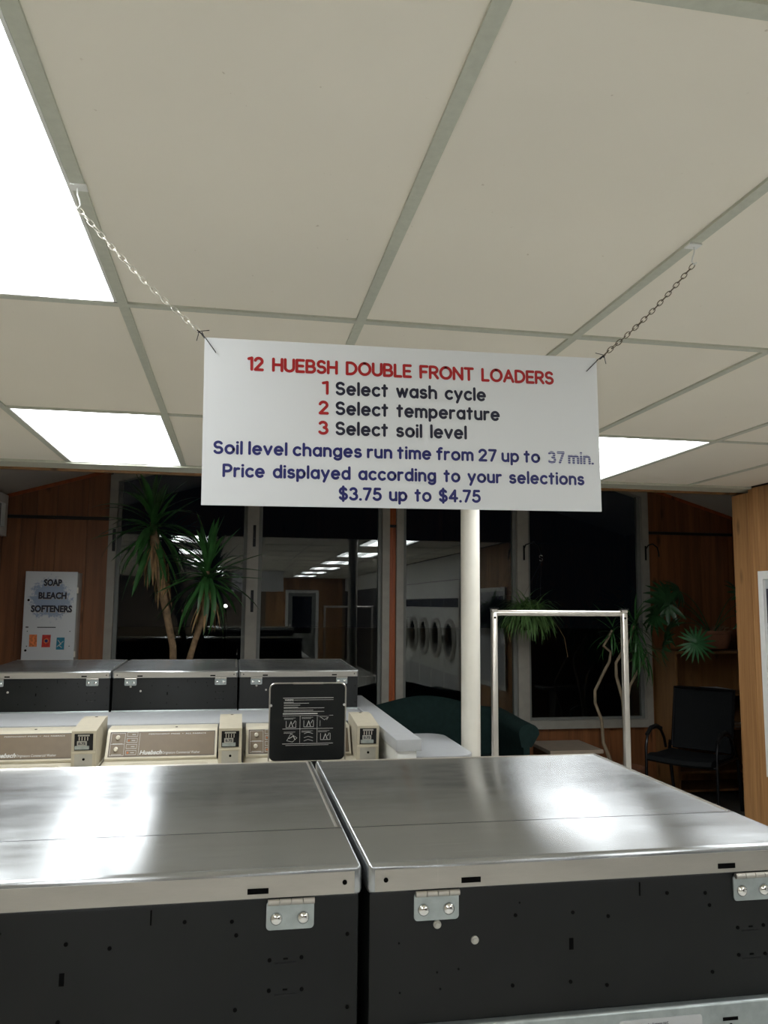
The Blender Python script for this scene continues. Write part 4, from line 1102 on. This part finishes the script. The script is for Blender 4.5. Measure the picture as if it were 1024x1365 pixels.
rn = bm_new(); tube(rn, [tuple(hc+Vector((.10, 0, .0))), tuple(hc+Vector((.22, -.02, -.05))), tuple(hc+Vector((.30, -.03, -.18))), tuple(hc+Vector((.33, -.02, -.34)))], .0016, 5)
tube(rn, [tuple(hc+Vector((-.12, 0, -.02))), tuple(hc+Vector((-.2, -.02, -.1))), tuple(hc+Vector((-.17, -.03, -.22)))], .0014, 5)
obj('runner', rn, 'leafdead', t)
hx = 2.49
wr3 = bm_new(); tp = Vector((2.515, 6.42, Z+.37))
tube(wr3, [tuple(tp), tuple(hc+Vector((.10, 0, .035)))], .0016, 5); tube(wr3, [tuple(tp), tuple(hc+Vector((-.09, .05, .035)))], .001, 5); tube(wr3, [tuple(tp), tuple(hc+Vector((-.02, -.09, .035)))], .0008, 5)
obj('hanger_wire', wr3, 'chairmetal', t)
sh = bm_new(); tube(sh, [(2.515+.014*math.cos(a), 6.42, Z+.40+.012+.012*math.sin(a)) for a in [x_*.35 for x_ in range(1, 13)]], .0022, 6)
tube(sh, [(2.515-.014*math.cos(a), 6.42, Z+.40-.012-.012*math.sin(a)) for a in [x_*.35 for x_ in range(1, 13)]], .0022, 6)
obj('s_hook', sh, 'chrome', t, True)
def wall_hook(x, z, lab, reach=.345, dx=0):
    t = thing('plant_hook', lab, 'hook', (x, GY-.035, z), 'black plant hooks on the right window')
    obj('bracket', B(x-.008, x+.008, GY-.040, GY-.0352, z-.10, z+.03), 'chairmetal', t)
    yy = GY-.04
    obj('arm', T([(x, yy, z), (x+dx*.1, yy-.04, z+.035), (x+dx*.5, yy-reach*.6, z+.045), (x+dx*.9, yy-reach*.9, z+.01), (x+dx, yy-reach, z-.045), (x+dx, yy-reach, z-.075)], .006, 8), 'chairmetal', t, True)
wall_hook(2.492, Z+.50, 'black curved hook on the mullion holding the hanging spider plant', .345, .02)
wall_hook(3.655, Z+.52, 'empty black curved hook on the right end of the window frame', .12, .06)

# bowl with philodendron on the bookcase
def lobed(R, n, spread, w=.17, droop=.25):
    """leaf with n fingers, lying in XY, stalk at the origin, fingers fan towards +X"""
    bm = bm_new(); m = 6
    for k in range(n):
        a = -spread/2+spread*k/(n-1); L = R*(1-.25*abs(a)/PI)
        prev = None; side = Vector((-math.sin(a), math.cos(a), 0)); d = Vector((math.cos(a), math.sin(a), 0))
        for i in range(m+1):
            s = i/m; wv = R*w*(.35+1.3*s-1.62*s*s)*.5; wv = max(wv, .0005)
            p = d*L*s+Vector((0, 0, -droop*R*s*s+.001*k))
            q = [bm.verts.new(p-side*wv+Vector((0, 0, wv*.3))), bm.verts.new(p), bm.verts.new(p+side*wv+Vector((0, 0, wv*.3)))]
            if prev:
                for j in (0, 1): bm.faces.new((prev[j], prev[j+1], q[j+1], q[j]))
            prev = q
    return bm
bc = Vector((4.16, 6.58, bz))
t = thing('potted_philodendron', 'wide terracotta bowl with arching stems and fan-shaped leaves on the bookcase', 'potted plant', tuple(bc))
obj('pot', lathe(bm_new(), [(.09, .0), (.135, .02), (.165, .09), (.168, .145), (.178, .15), (.178, .172), (.162, .172), (.155, .14)], tuple(bc), 28), 'terra', t, True)
obj('soil', lathe(bm_new(), [(.152, .142), (.152, .15), (.001, .158)], tuple(bc), 20), 'soil', t)
fan = mesh_of('leaf', lobed(.19, 19, 5.7, .20), 'leafpalm', True); lob = mesh_of('leaf', lobed(.19, 11, 4.6, .32, .35), 'leafdark', True)
tips = [((3.80, 6.25, Z-.30), fan, (1.35, .15, -.4), 1.0), ((3.62, 6.35, Z+.02), lob, (1.2, .2, 2.6), 1.15), ((3.52, 6.35, Z-.08), lob, (1.1, .3, 3.2), 1.0),
        ((3.60, 6.30, Z-.20), lob, (1.2, -.1, 3.8), 1.0), ((3.56, 6.33, Z-.33), lob, (1.3, .1, 4.2), 1.05), ((3.76, 6.42, Z+.14), lob, (1.0, .2, 1.4), .9), ((3.66, 6.45, Z+.10), lob, (1.2, .2, 2.0), 1.0),
        ((4.27, 6.33, Z+.12), lob, (1.2, -.2, 1.2), .9), ((4.33, 6.28, Z+.04), fan, (1.1, -.2, 0), .75), ((4.34, 6.36, Z-.10), lob, (1.2, .1, -.6), .8)]
for p, me, rot_, s in tips:
    p = Vector(p); b0 = bc+Vector((.4*(p.x-bc.x)*.12, -.03, .15)); mid = (b0+p)/2+Vector((0, -.02, .16 if p.z > Z-.25 else .12))
    pts = [b0*(1-u)**2+mid*2*u*(1-u)+p*u*u for u in [k/8 for k in range(9)]]
    st_ = obj('stem', T([tuple(q) for q in pts], [.0045-.0003*k for k in range(9)], 6), 'leafdark', t, True)
    piece('leaf', me, p, t, rot_, (s, s, s))
bm = bm_new()
for k in range(60):
    az = random.uniform(0, 2*PI); r = random.uniform(.02, .14); a = bc+Vector((math.cos(az)*r, math.sin(az)*r, .15)); e = a+Vector((math.cos(az)*.06, math.sin(az)*.05, random.uniform(.02, .07)))
    tube(bm, [tuple(a), tuple((a+e)/2+Vector((0, 0, .02))), tuple(e)], .0022, 4)
obj('dry_stems', bm, 'bark', t, kind='stuff')

# ================================================================== DRYERS along the right wall (mirrored in the windows)
def dryer(k, label):
    y0 = 2.72-.81*(k+1); y1 = y0+.795; xf = 3.06; yc = (y0+y1)/2
    t = thing('tumble_dryer', label, 'dryer', (xf+.05, yc, 0), 'white tumble dryers along the right wall')
    obj('cabinet', B(xf, XR-.001, y0, y1, .0, 1.96, bev=.006), 'white', t, True)
    obj('control_strip', B(xf-.006, xf, y0+.01, y1-.01, 1.57, 1.70), 'ink', t)
    dr = obj('door', lathe(bm_new(), [(.30, 0), (.31, -.02), (.29, -.045), (.245, -.05), (.24, -.03)], (xf, yc, 1.10), 36, 'X'), 'graypanel', t, True)
    obj('door_glass', lathe(bm_new(), [(.243, -.03), (.18, -.045), (.001, -.05)], (xf, yc, 1.10), 30, 'X'), 'doorglass', dr, True)
    obj('handle', B(xf-.075, xf-.03, y0+.10, y0+.125, 1.03, 1.17, bev=.004), 'chrome', dr)
    obj('lint_door', B(xf-.004, xf, y0+.04, y1-.04, .12, .62), 'laminate', t)
for k, n in enumerate(('nearest the windows', 'second from the windows', 'third from the windows', 'fourth from the windows', 'fifth from the windows', 'farthest from the windows')):
    dryer(k, f'white round-doored dryer mirrored in the window, {n}')

# ================================================================== lamp outside in the dark
t = thing('street_lamp', 'distant lit lamp on a pole seen through the left window', 'street lamp', (-.25, 20, -.12))
obj('pole', T([(-.25, 20, -.12), (-.25, 20, 1.50)], .04, 8), 'chairmetal', t, True)
obj('lamp_head', lathe(bm_new(), [(.001, -.05), (.035, -.03), (.045, 0), (.035, .03), (.001, .05)], (-.25, 20, 1.53), 12), emit('lamp_glow', (1, .95, .85), 8), t, True)
print('OBJECTS', len(bpy.data.objects), 'TRIS', sum(len(o.data.polygons) for o in bpy.data.objects if o.type == 'MESH'))
